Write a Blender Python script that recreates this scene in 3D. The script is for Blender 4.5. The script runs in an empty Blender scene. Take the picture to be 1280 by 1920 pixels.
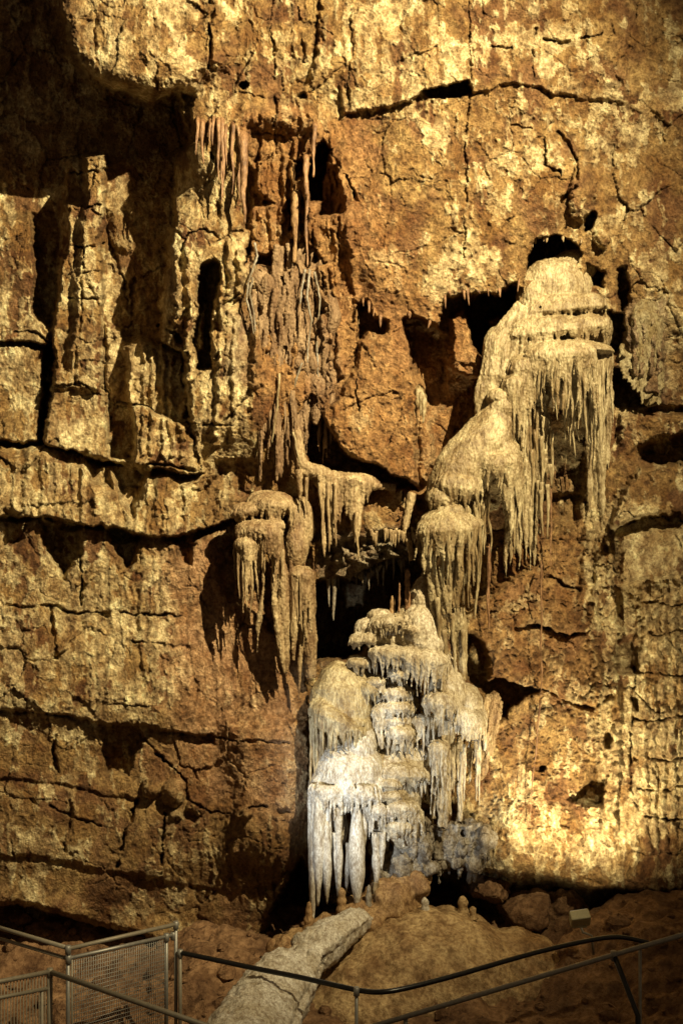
import bpy, math, random
import numpy as np
from mathutils import Vector, Matrix
R = math.radians
random.seed(7)
rng = np.random.default_rng(11)
sc = bpy.context.scene
COL = sc.collection

# ------------------------------------------------------------------ frame of reference
D, F, ZC = 14.0, 1900.0, 6.5          # metres from the viewpoint to the rock face, scale, eye height
def P(x, y, h=0.0):
    d = D - h
    return ((x - 640.0) / F * d, -h, ZC + (960.0 - y) / F * d)
def S(h=0.0):
    return (D - h) / F

# ------------------------------------------------------------------ noise
_perm = rng.permutation(512)
_perm = np.concatenate([_perm, _perm, _perm]).astype(np.int64)
_g2 = rng.normal(size=(512, 2)); _g2 /= np.linalg.norm(_g2, axis=1)[:, None]
_g3 = rng.normal(size=(512, 3)); _g3 /= np.linalg.norm(_g3, axis=1)[:, None]
def _fade(t): return t * t * t * (t * (t * 6 - 15) + 10)
def perlin2(x, y, seed=0):
    xi = np.floor(x).astype(np.int64); yi = np.floor(y).astype(np.int64)
    xf = x - xi; yf = y - yi
    u = _fade(xf); v = _fade(yf)
    def g(ix, iy, fx, fy):
        k = _perm[(_perm[(ix + seed * 37) & 511] + iy) & 511]
        gg = _g2[k]
        return gg[..., 0] * fx + gg[..., 1] * fy
    a = g(xi, yi, xf, yf); b = g(xi + 1, yi, xf - 1, yf)
    c = g(xi, yi + 1, xf, yf - 1); d = g(xi + 1, yi + 1, xf - 1, yf - 1)
    return ((a + (b - a) * u) * (1 - v) + (c + (d - c) * u) * v) * 1.5
def fbm2(x, y, oct=4, seed=0, gain=0.5):
    s = 0; a = 1.0
    for o in range(oct):
        s = s + a * perlin2(x * 2 ** o, y * 2 ** o, seed + o * 3); a *= gain
    return s
def perlin3(p, seed=0):
    pi = np.floor(p).astype(np.int64); pf = p - pi
    w = _fade(pf); r = 0
    for dx in (0, 1):
        for dy in (0, 1):
            for dz in (0, 1):
                k = _perm[(_perm[(_perm[(pi[:, 0] + dx + seed * 17) & 511] + pi[:, 1] + dy) & 511] + pi[:, 2] + dz) & 511]
                gg = _g3[k]
                dot = gg[:, 0] * (pf[:, 0] - dx) + gg[:, 1] * (pf[:, 1] - dy) + gg[:, 2] * (pf[:, 2] - dz)
                r = r + dot * (w[:, 0] if dx else 1 - w[:, 0]) * (w[:, 1] if dy else 1 - w[:, 1]) * (w[:, 2] if dz else 1 - w[:, 2])
    return r * 1.5
def worley2(x, y, seed=0):
    xi = np.floor(x).astype(np.int64); yi = np.floor(y).astype(np.int64)
    best = np.full(x.shape, 9.0)
    for dx in (-1, 0, 1):
        for dy in (-1, 0, 1):
            k = _perm[(_perm[(xi + dx + seed * 31) & 511] + yi + dy) & 511]
            ox = (k % 97) / 97.0; oy = ((k * 7) % 89) / 89.0
            d = (xi + dx + ox - x) ** 2 + (yi + dy + oy - y) ** 2
            best = np.minimum(best, d)
    return np.sqrt(best)
def sstep(e0, e1, v):
    t = np.clip((v - e0) / (e1 - e0), 0, 1)
    return t * t * (3 - 2 * t)

# ------------------------------------------------------------------ object helpers
def tag(o, label=None, cat=None, group=None, kind=None):
    if label: o['label'] = label
    if cat: o['category'] = cat
    if group: o['group'] = group
    if kind: o['kind'] = kind
    return o
def mesh_obj(name, verts, faces, mat, parent=None, smooth=True, flatverts=None):
    me = bpy.data.meshes.new(name)
    me.from_pydata([tuple(v) for v in verts], [], faces)
    if smooth: me.polygons.foreach_set('use_smooth', [True] * len(me.polygons))
    me.materials.append(mat)
    o = bpy.data.objects.new(name, me); COL.objects.link(o)
    if parent: put(o, parent)
    return o
def put(o, parent):
    o.parent = parent
    o.matrix_parent_inverse = Matrix.Translation(-Vector(parent.location))
def empty(name, label, cat, loc, group=None):
    e = bpy.data.objects.new(name, None); COL.objects.link(e)
    e.location = loc; e.empty_display_size = 0.1
    return tag(e, label, cat, group)
class MB:
    def __init__(s): s.v = []; s.f = []
    def tube(s, pts, rad, n=9, cap=True, squash=1.0):
        pts = [Vector(p) for p in pts]; b = len(s.v); m = len(pts)
        for i, p in enumerate(pts):
            t = (pts[min(i + 1, m - 1)] - pts[max(i - 1, 0)]).normalized()
            ref = Vector((0, 1, 0)) if abs(t.y) < 0.9 else Vector((1, 0, 0))
            a = t.cross(ref).normalized(); c = a.cross(t).normalized()
            for k in range(n):
                q = 2 * math.pi * k / n
                s.v.append(p + (a * math.cos(q) * squash + c * math.sin(q)) * rad[i])
        for i in range(m - 1):
            for k in range(n):
                k2 = (k + 1) % n
                s.f.append((b + i * n + k, b + i * n + k2, b + (i + 1) * n + k2, b + (i + 1) * n + k))
        if cap:
            s.f.append(tuple(b + k for k in range(n))[::-1])
            s.f.append(tuple(b + (m - 1) * n + k for k in range(n)))
    def box(s, c, sx, sy, sz, rot=None):
        b = len(s.v); c = Vector(c); M = rot or Matrix.Identity(3)
        for dz in (-1, 1):
            for dy in (-1, 1):
                for dx in (-1, 1):
                    s.v.append(c + M @ Vector((dx * sx / 2, dy * sy / 2, dz * sz / 2)))
        for q in ((0, 2, 3, 1), (4, 5, 7, 6), (0, 1, 5, 4), (2, 6, 7, 3), (0, 4, 6, 2), (1, 3, 7, 5)):
            s.f.append(tuple(b + i for i in q))
    def build(s, name, mat, parent=None, smooth=True):
        return mesh_obj(name, s.v, s.f, mat, parent, smooth)

# ------------------------------------------------------------------ materials
def nodes(name):
    m = bpy.data.materials.new(name); m.use_nodes = True
    nt = m.node_tree; bs = nt.nodes['Principled BSDF']
    return m, nt, bs
def N(nt, typ, **kw):
    n = nt.nodes.new(typ)
    for k, v in kw.items():
        if k in n.inputs: n.inputs[k].default_value = v
        else: setattr(n, k, v)
    return n
def stone(name, col, col2, scale=3.0, stretch=1.0, bump=0.5, fine=40.0, rough=0.7, attr=None, spec=0.3, bdist=0.03, mott=0.7):
    m, nt, bs = nodes(name); L = nt.links.new
    tc = N(nt, 'ShaderNodeTexCoord'); mp = N(nt, 'ShaderNodeMapping')
    geo = N(nt, 'ShaderNodeNewGeometry')
    L(geo.outputs['Position'], mp.inputs['Vector']); mp.inputs['Scale'].default_value = (1, 1, stretch)
    n1 = N(nt, 'ShaderNodeTexNoise', Scale=scale, Detail=8.0, Roughness=0.65)
    L(mp.outputs['Vector'], n1.inputs['Vector'])
    n2 = N(nt, 'ShaderNodeTexNoise', Scale=fine, Detail=5.0, Roughness=0.7)
    L(mp.outputs['Vector'], n2.inputs['Vector'])
    n3 = N(nt, 'ShaderNodeTexNoise', Scale=fine * 0.33, Detail=4.0, Roughness=0.6)
    L(mp.outputs['Vector'], n3.inputs['Vector'])
    r1 = N(nt, 'ShaderNodeValToRGB'); L(n1.outputs['Fac'], r1.inputs['Fac'])
    r1.color_ramp.elements[0].position = 0.38; r1.color_ramp.elements[1].position = 0.62
    mix = N(nt, 'ShaderNodeMix', data_type='RGBA'); L(r1.outputs['Color'], mix.inputs['Factor'])
    if attr:
        at = N(nt, 'ShaderNodeAttribute', attribute_name=attr)
        da = N(nt, 'ShaderNodeMix', data_type='RGBA', blend_type='MULTIPLY'); da.inputs['Factor'].default_value = 1.0
        L(at.outputs['Color'], da.inputs[6]); da.inputs[7].default_value = col2 + (1,)
        L(da.outputs[2], mix.inputs[6]); L(at.outputs['Color'], mix.inputs[7])
    else:
        mix.inputs[6].default_value = col2 + (1,); mix.inputs[7].default_value = col + (1,)
    m2 = N(nt, 'ShaderNodeMix', data_type='RGBA', blend_type='MULTIPLY'); m2.inputs['Factor'].default_value = 0.75
    r2 = N(nt, 'ShaderNodeValToRGB'); L(n3.outputs['Fac'], r2.inputs['Fac'])
    r2.color_ramp.elements[0].position = 0.33; r2.color_ramp.elements[1].position = 0.56
    r2.color_ramp.elements[0].color = (0.36, 0.28, 0.20, 1); r2.color_ramp.elements[1].color = (1, 1, 1, 1)
    L(mix.outputs[2], m2.inputs[6]); L(r2.outputs['Color'], m2.inputs[7])
    r4 = N(nt, 'ShaderNodeValToRGB'); L(n2.outputs['Fac'], r4.inputs['Fac'])
    r4.color_ramp.elements[0].position = 0.40; r4.color_ramp.elements[1].position = 0.58
    r4.color_ramp.elements[0].color = (0.42, 0.34, 0.26, 1); r4.color_ramp.elements[1].color = (1.1, 1.1, 1.1, 1)
    m3 = N(nt, 'ShaderNodeMix', data_type='RGBA', blend_type='MULTIPLY'); m3.inputs['Factor'].default_value = mott
    L(m2.outputs[2], m3.inputs[6]); L(r4.outputs['Color'], m3.inputs[7])
    L(m3.outputs[2], bs.inputs['Base Color'])
    ad = N(nt, 'ShaderNodeMath', operation='MULTIPLY_ADD'); L(n3.outputs['Fac'], ad.inputs[0]); ad.inputs[1].default_value = 1.6
    L(n2.outputs['Fac'], ad.inputs[2])
    bp = N(nt, 'ShaderNodeBump', Strength=bump, Distance=bdist); L(ad.outputs[0], bp.inputs['Height'])
    L(bp.outputs['Normal'], bs.inputs['Normal'])
    bs.inputs['Roughness'].default_value = rough
    bs.inputs['Specular IOR Level'].default_value = spec
    return m
def metal(name, col, rough, met=1.0):
    m, nt, bs = nodes(name); L = nt.links.new
    n1 = N(nt, 'ShaderNodeTexNoise', Scale=30.0, Detail=6.0)
    geo = N(nt, 'ShaderNodeNewGeometry'); L(geo.outputs['Position'], n1.inputs['Vector'])
    r = N(nt, 'ShaderNodeValToRGB'); L(n1.outputs['Fac'], r.inputs['Fac'])
    r.color_ramp.elements[0].color = tuple(c * 0.6 for c in col) + (1,)
    r.color_ramp.elements[1].color = tuple(min(1, c * 1.25) for c in col) + (1,)
    L(r.outputs['Color'], bs.inputs['Base Color'])
    bs.inputs['Metallic'].default_value = met; bs.inputs['Roughness'].default_value = rough
    return m
M_ROCK = stone('cave_rock', (1, 1, 1), (0.52, 0.40, 0.29), 2.4, 0.9, 1.0, 30.0, 0.72, 'col', bdist=0.045)
M_FLOW = stone('flowstone_cream', (0.55, 0.475, 0.285), (0.27, 0.195, 0.095), 3.2, 0.3, 1.0, 42.0, 0.42, spec=0.4, bdist=0.015)
M_FLOWB = stone('flowstone_brown', (0.46, 0.31, 0.15), (0.28, 0.16, 0.07), 5.0, 0.4, 0.9, 55.0, 0.6, spec=0.35, bdist=0.015)
M_WHITE = stone('calcite_white', (0.68, 0.66, 0.585), (0.50, 0.45, 0.345), 4.0, 0.45, 0.7, 55.0, 0.5, spec=0.4, bdist=0.012)
M_GREYC = stone('calcite_grey', (0.38, 0.355, 0.30), (0.22, 0.18, 0.12), 5.0, 0.5, 0.9, 50.0, 0.6, bdist=0.015)
M_RED = stone('iron_stained_calcite', (0.36, 0.21, 0.105), (0.18, 0.095, 0.045), 6.0, 0.4, 0.8, 50.0, 0.5, spec=0.4, bdist=0.015)
M_MOUND = stone('mound_clay_calcite', (0.56, 0.41, 0.21), (0.28, 0.17, 0.075), 2.2, 1.0, 1.0, 20.0, 0.6, spec=0.3, bdist=0.03)
M_PALE = stone('calcite_cream', (0.68, 0.62, 0.47), (0.42, 0.34, 0.20), 3.2, 0.35, 0.9, 50.0, 0.55, spec=0.4, bdist=0.014)
M_TAN = stone('flowstone_tan', (0.52, 0.41, 0.23), (0.26, 0.165, 0.08), 3.6, 0.3, 1.0, 42.0, 0.58, spec=0.4, bdist=0.015)
M_CURT = stone('calcite_dusky', (0.37, 0.26, 0.15), (0.19, 0.11, 0.052), 3.5, 0.3, 1.0, 45.0, 0.6, spec=0.35, bdist=0.02)
M_CRYS = stone('calcite_olive', (0.42, 0.37, 0.22), (0.24, 0.18, 0.08), 6.0, 0.5, 1.0, 45.0, 0.6, bdist=0.02)
M_FLOOR = stone('cave_floor_clay', (0.32, 0.19, 0.095), (0.15, 0.08, 0.038), 1.3, 1.0, 1.0, 14.0, 0.8, bdist=0.05)
M_STEEL = metal('galvanised_steel', (0.29, 0.28, 0.25), 0.5, 0.6)
M_DULL = metal('weathered_steel', (0.24, 0.21, 0.155), 0.6, 0.35)
M_BLACK = metal('black_coated_steel', (0.05, 0.05, 0.05), 0.3, 0.9)
M_BOX = metal('painted_lamp_housing', (0.40, 0.36, 0.20), 0.5, 0.0)
M_GLASS = metal('lamp_glass', (0.5, 0.5, 0.45), 0.15, 0.0)

# ------------------------------------------------------------------ flowstone builder
def disp_mesh(me, amp, f, stretch, seed=3, amp2=0.0, f2=30.0):
    n = len(me.vertices); co = np.empty(n * 3); me.vertices.foreach_get('co', co); co = co.reshape(-1, 3)
    no = np.empty(n * 3); me.vertices.foreach_get('normal', no); no = no.reshape(-1, 3)
    q = co * f * np.array([1, 1, stretch])
    if amp2: co = co + no * (.022 * perlin3(co * np.array([4.5, 4.5, 3.2]), seed + 8))[:, None]
    d = amp * (perlin3(q, seed) + 0.5 * perlin3(q * 2.1, seed + 1))
    if amp2: d = d + amp2 * perlin3(co * f2, seed + 5)
    co = co + no * d[:, None]
    me.vertices.foreach_set('co', co.ravel()); me.update()
class Flow:
    """one flowstone formation: a fused body and its free hanging stalactites"""
    def __init__(s, name, label, cat, base, mat, group=None, body='body', seed=1):
        s.root = empty(name, label, cat, P(*base), group)
        s.mat = mat; s.mb = MB(); s.hang = []; s.rnd = random.Random(seed); s.body = body
    def ell(s, x, y, h, rx, ry, rh, low=1.0, nu=28, nv=16):
        b = len(s.mb.v); k = S(h); c = Vector(P(x, y, h)); b0 = b
        for j in range(nv + 1):
            th = -math.pi / 2 + math.pi * j / nv
            zz = math.sin(th) * ry * k * (low if th < 0 else 1.0)
            for i in range(nu):
                ph = 2 * math.pi * i / nu
                s.mb.v.append(c + Vector((math.cos(ph) * math.cos(th) * rx * k, math.sin(ph) * math.cos(th) * rh, zz)))
        for j in range(nv):
            for i in range(nu):
                i2 = (i + 1) % nu
                s.mb.f.append((b + j * nu + i, b + j * nu + i2, b + (j + 1) * nu + i2, b + (j + 1) * nu + i))
        if s.facet:
            for _ in range(9):
                n_ = Vector((s.rnd.gauss(0, 1), s.rnd.gauss(0, 1), s.rnd.gauss(0, 1))).normalized()
                ex = max((v - c).dot(n_) for v in s.mb.v[b0:]); lim = ex * s.rnd.uniform(.55, .85)
                for q in range(b0, len(s.mb.v)):
                    e = (s.mb.v[q] - c).dot(n_)
                    if e > lim: s.mb.v[q] = s.mb.v[q] - n_ * (e - lim)
    facet = False
    def col(s, pts, n=10):
        """fused tube: (x, y, h, r_px)"""
        s.mb.tube([P(x, y, h) for x, y, h, r in pts], [max(r, .6) * S(h) for x, y, h, r in pts], n)
    def _path(s, x, y, h, L, r0, r1, wob, drift, back):
        rr = s.rnd; n = max(5, int(L / 7)); ph = rr.uniform(0, 6.3); w1 = rr.uniform(14, 30); pts = []
        for i in range(n + 1):
            t = i / n
            r = r0 * (1 - t) ** 0.8 + r1
            r *= 1 + 0.12 * math.sin(t * L / 5 + ph)
            px = x + wob * math.sin(t * L / w1 + ph) * min(1, t * 3) * (1 - 0.5 * t) + drift * t + rr.uniform(-.4, .4)
            pts.append((px, y + L * t, h + back * t, r))
        return pts
    def stal(s, x, y, h, L, r0=4, r1=1.0, wob=1.0, drift=0.0, back=0.0):
        s.hang.append(s._path(x, y, h, L, r0, r1, wob, drift, back))
    def cap(s, cx, yl, rx, ry, h, rh, n=14, L=(20, 60), tilt=0.0, r=(3.2, 5.2), free=0.35, u0=-0.97, u1=0.97, Lf=None, top=0.55, low=0.35, drift=4, back=-0.05, wob=2.2):
        s.ell(cx, yl, h, rx, ry, rh, low)
        rr = s.rnd; us = [u0 + (u1 - u0) * (i + 0.5) / n + rr.uniform(-.35, .35) * (u1 - u0) / n for i in range(n)]
        for i, u in enumerate(us):
            u = max(-0.995, min(0.995, u)); ss = math.sqrt(1 - u * u)
            Li = (Lf((u + 1) / 2) if Lf else 1.0) * rr.uniform(*L)
            rad = rr.uniform(*r); up = []
            for k in range(5):
                th = top * (1 - k / 4) * math.pi / 2
                up.append((cx + rx * u * math.cos(th), yl + tilt * u - ry * math.sin(th) , h + rh * ss * math.cos(th) + 0.016, rad * (0.35 + 0.65 * k / 4)))
            x, y, hh = up[-1][:3]
            dr = rr.uniform(-drift, drift)
            if rr.random() < 0.4 and 0 < i < n - 1:
                dr = (us[i + rr.choice((-1, 1))] - u) * rx * 0.9
            if rr.random() < free and Li > 16:
                s.col(up + [(x, y + 5, hh, rad * 0.9), (x, y + 12, hh, rad * 0.5)], 8)
                s.stal(x, y - 2, hh, Li * rr.uniform(0.9, 1.25), rad * 0.85, 0.9, wob, dr, back)
            else:
                s.col(up + s._path(x, y + 3, hh, Li, rad, 1.1, wob, dr, back), 8)
    def build(s, voxel=0.011, amp=0.012, f=15, stretch=0.5, amp2=0.008, hang_mat=None, sm=1):
        me = bpy.data.meshes.new(s.body); me.from_pydata([tuple(v) for v in s.mb.v], [], s.mb.f)
        o = bpy.data.objects.new(s.body, me); COL.objects.link(o)
        m = o.modifiers.new('r', 'REMESH'); m.mode = 'VOXEL'; m.voxel_size = voxel
        if sm:
            m2 = o.modifiers.new('s', 'SMOOTH'); m2.factor = 0.5; m2.iterations = sm
        dg = bpy.context.evaluated_depsgraph_get()
        nm = bpy.data.meshes.new_from_object(o.evaluated_get(dg))
        o.modifiers.clear(); o.data = nm; nm.name = s.body; bpy.data.meshes.remove(me)
        disp_mesh(nm, amp, f, stretch, 3, amp2, 38)
        nm.materials.clear(); nm.materials.append(s.mat)
        nm.polygons.foreach_set('use_smooth', [True] * len(nm.polygons))
        put(o, s.root)
        for pts in s.hang:
            mb = MB(); mb.tube([P(x, y, h) for x, y, h, r in pts], [r * S(h) for x, y, h, r in pts], 9)
            mb.build('stalactite', hang_mat or s.mat, s.root)
        return o

#PART2
# ------------------------------------------------------------------ the cave wall: one relief surface in metres
STEP = 1.7
def axis(lo, a, b, hi):
    mid = np.arange(a, b + .1, STEP); out = [mid]
    v = a; st = STEP; l = []
    while v > lo: st *= 1.035; v -= st; l.append(v)
    r = []; v = mid[-1]; st = STEP
    while v < hi: st *= 1.035; v += st; r.append(v)
    return np.concatenate([np.array(l[::-1]), mid, np.array(r)])
ax = axis(-420, -8, 1288, 1700); ay = axis(-380, -8, 1835, 1990)
X, Y = np.meshgrid(ax, ay)
NXV, NYV = len(ax), len(ay)
WX = X + 5.5 * fbm2(X / 60, Y / 60, 2, 1) + 3.4 * perlin2(X / 13, Y / 13, 9) + 1.7 * perlin2(X / 5, Y / 5, 13)
WY = Y + 5.5 * fbm2(X / 60, Y / 60, 2, 21) + 3.4 * perlin2(X / 13, Y / 13, 29) + 1.7 * perlin2(X / 5, Y / 5, 33)

def sdf(poly, x, y):
    p = np.array(poly, float); q = np.roll(p, -1, 0)
    d = np.full(x.shape, 1e9); ins = np.zeros(x.shape, bool)
    for (x0, y0), (x1, y1) in zip(p, q):
        ex, ey = x1 - x0, y1 - y0; l2 = ex * ex + ey * ey + 1e-9
        t = np.clip(((x - x0) * ex + (y - y0) * ey) / l2, 0, 1)
        d = np.minimum(d, (x - x0 - t * ex) ** 2 + (y - y0 - t * ey) ** 2)
        if y0 != y1:
            c = (y0 > y) != (y1 > y)
            ins ^= c & (x < (x1 - x0) * (y - y0) / (y1 - y0) + x0)
    d = np.sqrt(d)
    return np.where(ins, -d, d)
def window(pts, m):
    p = np.array(pts, float)
    i0, i1 = np.searchsorted(ax, [p[:, 0].min() - m, p[:, 0].max() + m])
    j0, j1 = np.searchsorted(ay, [p[:, 1].min() - m, p[:, 1].max() + m])
    return slice(j0, j1), slice(i0, i1)
def mask(poly, soft, warp=True):
    w = window(poly, soft + 30)
    x, y = (WX[w], WY[w]) if warp else (X[w], Y[w])
    return w, sstep(soft, -soft, sdf(poly, x, y))
# base relief from control points
CP = [(-350, -300, .2), (60, 100, .8), (-60, -60, .6), (250, 80, .75), (420, 80, .55), (640, 60, .45), (860, 60, .5), (1100, 60, .45), (1265, 60, .2), (1600, 60, .6),
      (420, 260, .5), (640, 260, .1), (800, 330, .35), (1000, 330, .35), (1200, 330, .1), (1600, 330, .5),
      (60, 300, -.7), (240, 300, -.9), (60, 600, -.5), (240, 560, -.8), (400, 480, .4), (420, 720, .35), (340, 560, .3), (520, 560, -.05), (620, 560, 0),
      (740, 480, .3), (880, 500, .3), (1130, 520, .0), (1220, 520, .1), (720, 780, .2), (1060, 700, -.35), (1220, 760, -.2), (-300, 600, .1), (1600, 700, .5),
      (100, 930, .15), (300, 930, .1), (450, 930, -.15), (100, 1080, .05), (300, 1080, .1), (450, 1150, .05), (540, 1200, .0), (100, 1280, .3), (300, 1300, .3), (480, 1330, .2),
      (960, 860, -.5), (1000, 960, -.35), (1080, 1000, -.2), (1210, 920, .1), (1210, 1040, .05), (1000, 1150, -.05), (1100, 1240, .05), (1000, 1420, .1), (1120, 1420, .15), (1230, 1350, .15),
      (1000, 1580, .25), (1200, 1600, .25), (860, 1500, -.1), (700, 1450, -.3), (640, 1600, -.5), (100, 1420, .1), (300, 1450, .15), (480, 1450, .15), (100, 1560, .3), (300, 1580, .3), (480, 1580, .3),
      (100, 1680, .15), (350, 1700, .0), (1000, 1760, -.6), (640, 1780, -.6), (100, 1800, -.6), (-300, 1300, .5), (1600, 1300, .6), (-300, 1800, .3), (1600, 1800, .3)]
H = np.zeros_like(X); Wt = np.zeros_like(X)
for cx, cy, ch in CP:
    w = 1.0 / (((X - cx) ** 2 + (Y - cy) ** 2) / 90.0 ** 2 + 0.12) ** 2
    H += w * ch; Wt += w
H /= Wt
ROUGH = np.ones_like(X); CRUST = np.full_like(X, .0); FLUTE = np.zeros_like(X); GRAN = np.zeros_like(X)
C = np.zeros(X.shape + (3,))

def SET(poly, h, soft=5, k=1.0, gy=0, gx=0, cy=0, cx=0):
    w, m = mask(poly, soft)
    tgt = h + gy * (Y[w] - cy) + gx * (X[w] - cx)
    H[w] += (tgt - H[w]) * m * k
def ADD(poly, h, soft=5, gy=0, cy=0, gx=0, cx=0):
    w, m = mask(poly, soft)
    H[w] += (h + gy * (Y[w] - cy) + gx * (X[w] - cx)) * m
def LINE(pts, depth, width, prof=None):
    if depth < 0: width = max(3.0, width * .72); depth *= .85
    w = window(pts, width * 3 + 30); x, y = WX[w], WY[w]
    d = np.full(x.shape, 1e9)
    for (x0, y0), (x1, y1) in zip(pts[:-1], pts[1:]):
        ex, ey = x1 - x0, y1 - y0; l2 = ex * ex + ey * ey + 1e-9
        t = np.clip(((x - x0) * ex + (y - y0) * ey) / l2, 0, 1)
        d = np.minimum(d, (x - x0 - t * ex) ** 2 + (y - y0 - t * ey) ** 2)
    wv = width * np.clip(.75 + .9 * perlin2(X[w] / 26, Y[w] / 26, 57), .25, 1.6)
    g = sstep(wv, wv * .25, np.sqrt(d)) * sstep(-.55, -.1, perlin2(X[w] / 33, Y[w] / 33, 59)) if depth < 0 else sstep(width, width * .25, np.sqrt(d))
    H[w] += depth * g * (0.75 + 0.5 * perlin2(X[w] / 17, Y[w] / 17, 51))
def BLOB(cx, cy, rx, ry, h, pw=2):
    w = window([(cx - rx, cy - ry), (cx + rx, cy + ry)], 12)
    q = ((WX[w] - cx) / rx) ** 2 + ((WY[w] - cy) / ry) ** 2
    H[w] += h * np.sqrt(np.clip(1 - q, 0, 1)) if pw == 2 else h * np.exp(-q * 2)
def MAP(arr, poly, v, soft=30):
    w, m = mask(poly, soft); arr[w] += (v - arr[w]) * m
def LEDGE(line, h, reach, gap, gapw, soft=4):
    """blocks above the line stand proud by h (fading upwards over reach px); a deep gap runs below it"""
    top = [(x, y - reach) for x, y in line][::-1]
    w, m = mask(line + top, soft)
    ly = np.interp(X[w], [p[0] for p in line], [p[1] for p in line])
    H[w] += h * m * sstep(reach, 0, ly - Y[w]) ** 1.0
    bot = [(x, y + gapw) for x, y in line][::-1]
    w, m = mask(line + bot, soft); 
    ly = np.interp(X[w], [p[0] for p in line], [p[1] for p in line])
    gw = gapw * np.clip(.75 + 1.1 * perlin2(X[w] / 60, Y[w] / 60, 63), .18, 1.5)
    H[w] -= gap * m * sstep(gw * 1.1, 0, Y[w] - ly) * np.clip(.8 + .9 * perlin2(X[w] / 45, Y[w] / 200, 67), .1, 1.3)

# ---- upper left: deep recess beside a hanging overhang, two rock pillars
SET([(-400, -400), (95, -400), (112, 20), (150, 120), (180, 152), (235, 172), (290, 202), (305, 186), (330, 178), (343, 195), (352, 270), (330, 292), (322, 420), (318, 470), (303, 560), (300, 640), (345, 660), (350, 760), (370, 880), (200, 868), (85, 835), (-400, 840)], -0.95, 5)
SET([(-400, -400), (95, -400), (112, 20), (150, 120), (180, 152), (235, 172), (290, 202), (305, 186), (330, 178), (343, 195), (352, 270), (330, 292), (325, 420), (250, 440), (200, 300), (130, 300), (110, 420), (-400, 420)], -1.2, 5)
ADD([(95, -400), (112, 20), (150, 120), (180, 152), (235, 172), (290, 202), (305, 186), (330, 178), (420, 120), (420, -400)], 0.40, 22)
SET([(60, 400), (112, 400), (106, 620), (70, 610)], -1.3, 6)
SET([(198, 290), (330, 292), (318, 470), (300, 620), (250, 640), (235, 740), (198, 740)], -1.15, 9)
SET([(345, 175), (362, 182), (362, 262), (350, 272), (346, 220)], 0.15, 5)
SET([(160, 292), (197, 290), (200, 340), (192, 400), (188, 450), (196, 560), (190, 640), (192, 735), (245, 860), (85, 835), (105, 700), (98, 640), (110, 565), (118, 500), (130, 440), (128, 385), (160, 380)], 0.22, 6)
SET([(132, 385), (155, 385), (150, 450), (140, 560), (128, 700), (108, 700), (100, 640), (112, 565), (120, 500)], 0.0, 9)
SET([(-400, 420), (40, 408), (60, 402), (64, 480), (66, 585), (100, 618), (95, 645), (-400, 645)], -0.12, 6)
SET([(-400, 625), (88, 650), (80, 760), (74, 830), (-400, 830)], -0.25, 6)
LINE([(92, 640), (88, 740), (78, 832)], -.6, 9)
LINE([(15, 622), (60, 622), (98, 640)], -.25, 5)
SET([(95, 722), (190, 735), (250, 762), (360, 785), (372, 882), (210, 868), (85, 835)], 0.05, 6)
SET([(198, 600), (243, 640), (248, 740), (252, 866), (208, 860), (196, 730)], -0.8, 7)
SET([(236, 650), (262, 640), (345, 665), (352, 790), (240, 765)], -0.38, 7)
for x, a in ((244, 6), (268, 5), (284, 6), (306, 5), (320, 7), (342, 7)):
    LINE([(x, 655), (x + 2, 720), (x + 1, 850)], .10, a + 1)
LINE([(196, 300), (200, 430), (250, 590), (252, 520), (236, 430)], -.15, 9)
ADD([(205, 390), (232, 400), (240, 470), (215, 460)], .13, 9)
for yy in (322, 383, 458, 562): LINE([(128, yy), (160, yy + 4), (196, yy)], -.22, 4.5)
LINE([(155, 460), (150, 590), (140, 720)], -.14, 6)
# mid left rock: slot and joints
SET([(378, 498), (395, 486), (412, 497), (408, 560), (394, 625), (392, 690), (368, 690), (366, 640), (374, 560)], -0.75, 4)
SET([(374, 585), (388, 580), (380, 660), (366, 660)], -0.2, 6)
LINE([(345, 440), (380, 425), (412, 440), (470, 432)], -.2, 5)
LINE([(318, 420), (345, 445), (340, 470)], -.25, 7)
LINE([(418, 570), (440, 560), (468, 545)], -.3, 7)
LINE([(424, 570), (420, 700)], -.15, 4)
LINE([(468, 455), (462, 500)], -.5, 6)
LINE([(300, 610), (330, 622), (345, 640)], -.3, 7)
LINE([(398, 290), (408, 310)], -.3, 9)
LINE([(405, 385), (412, 420)], -.3, 10)
for x, y0, y1, a in ((352, 470, 760, .16), (405, 640, 830, .12), (430, 450, 560, .18), (450, 470, 560, .16), (330, 480, 600, .2), (415, 500, 680, .2), (440, 600, 820, .1)):
    LINE([(x, y0), (x + 3, (y0 + y1) / 2), (x - 2, y1)], a, 8)
LINE([(90, 722), (150, 722), (200, 745), (260, 765), (345, 790), (395, 795), (440, 800)], -.22, 4)
LINE([(352, 660), (356, 800), (372, 850), (374, 880)], -.25, 6)
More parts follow.
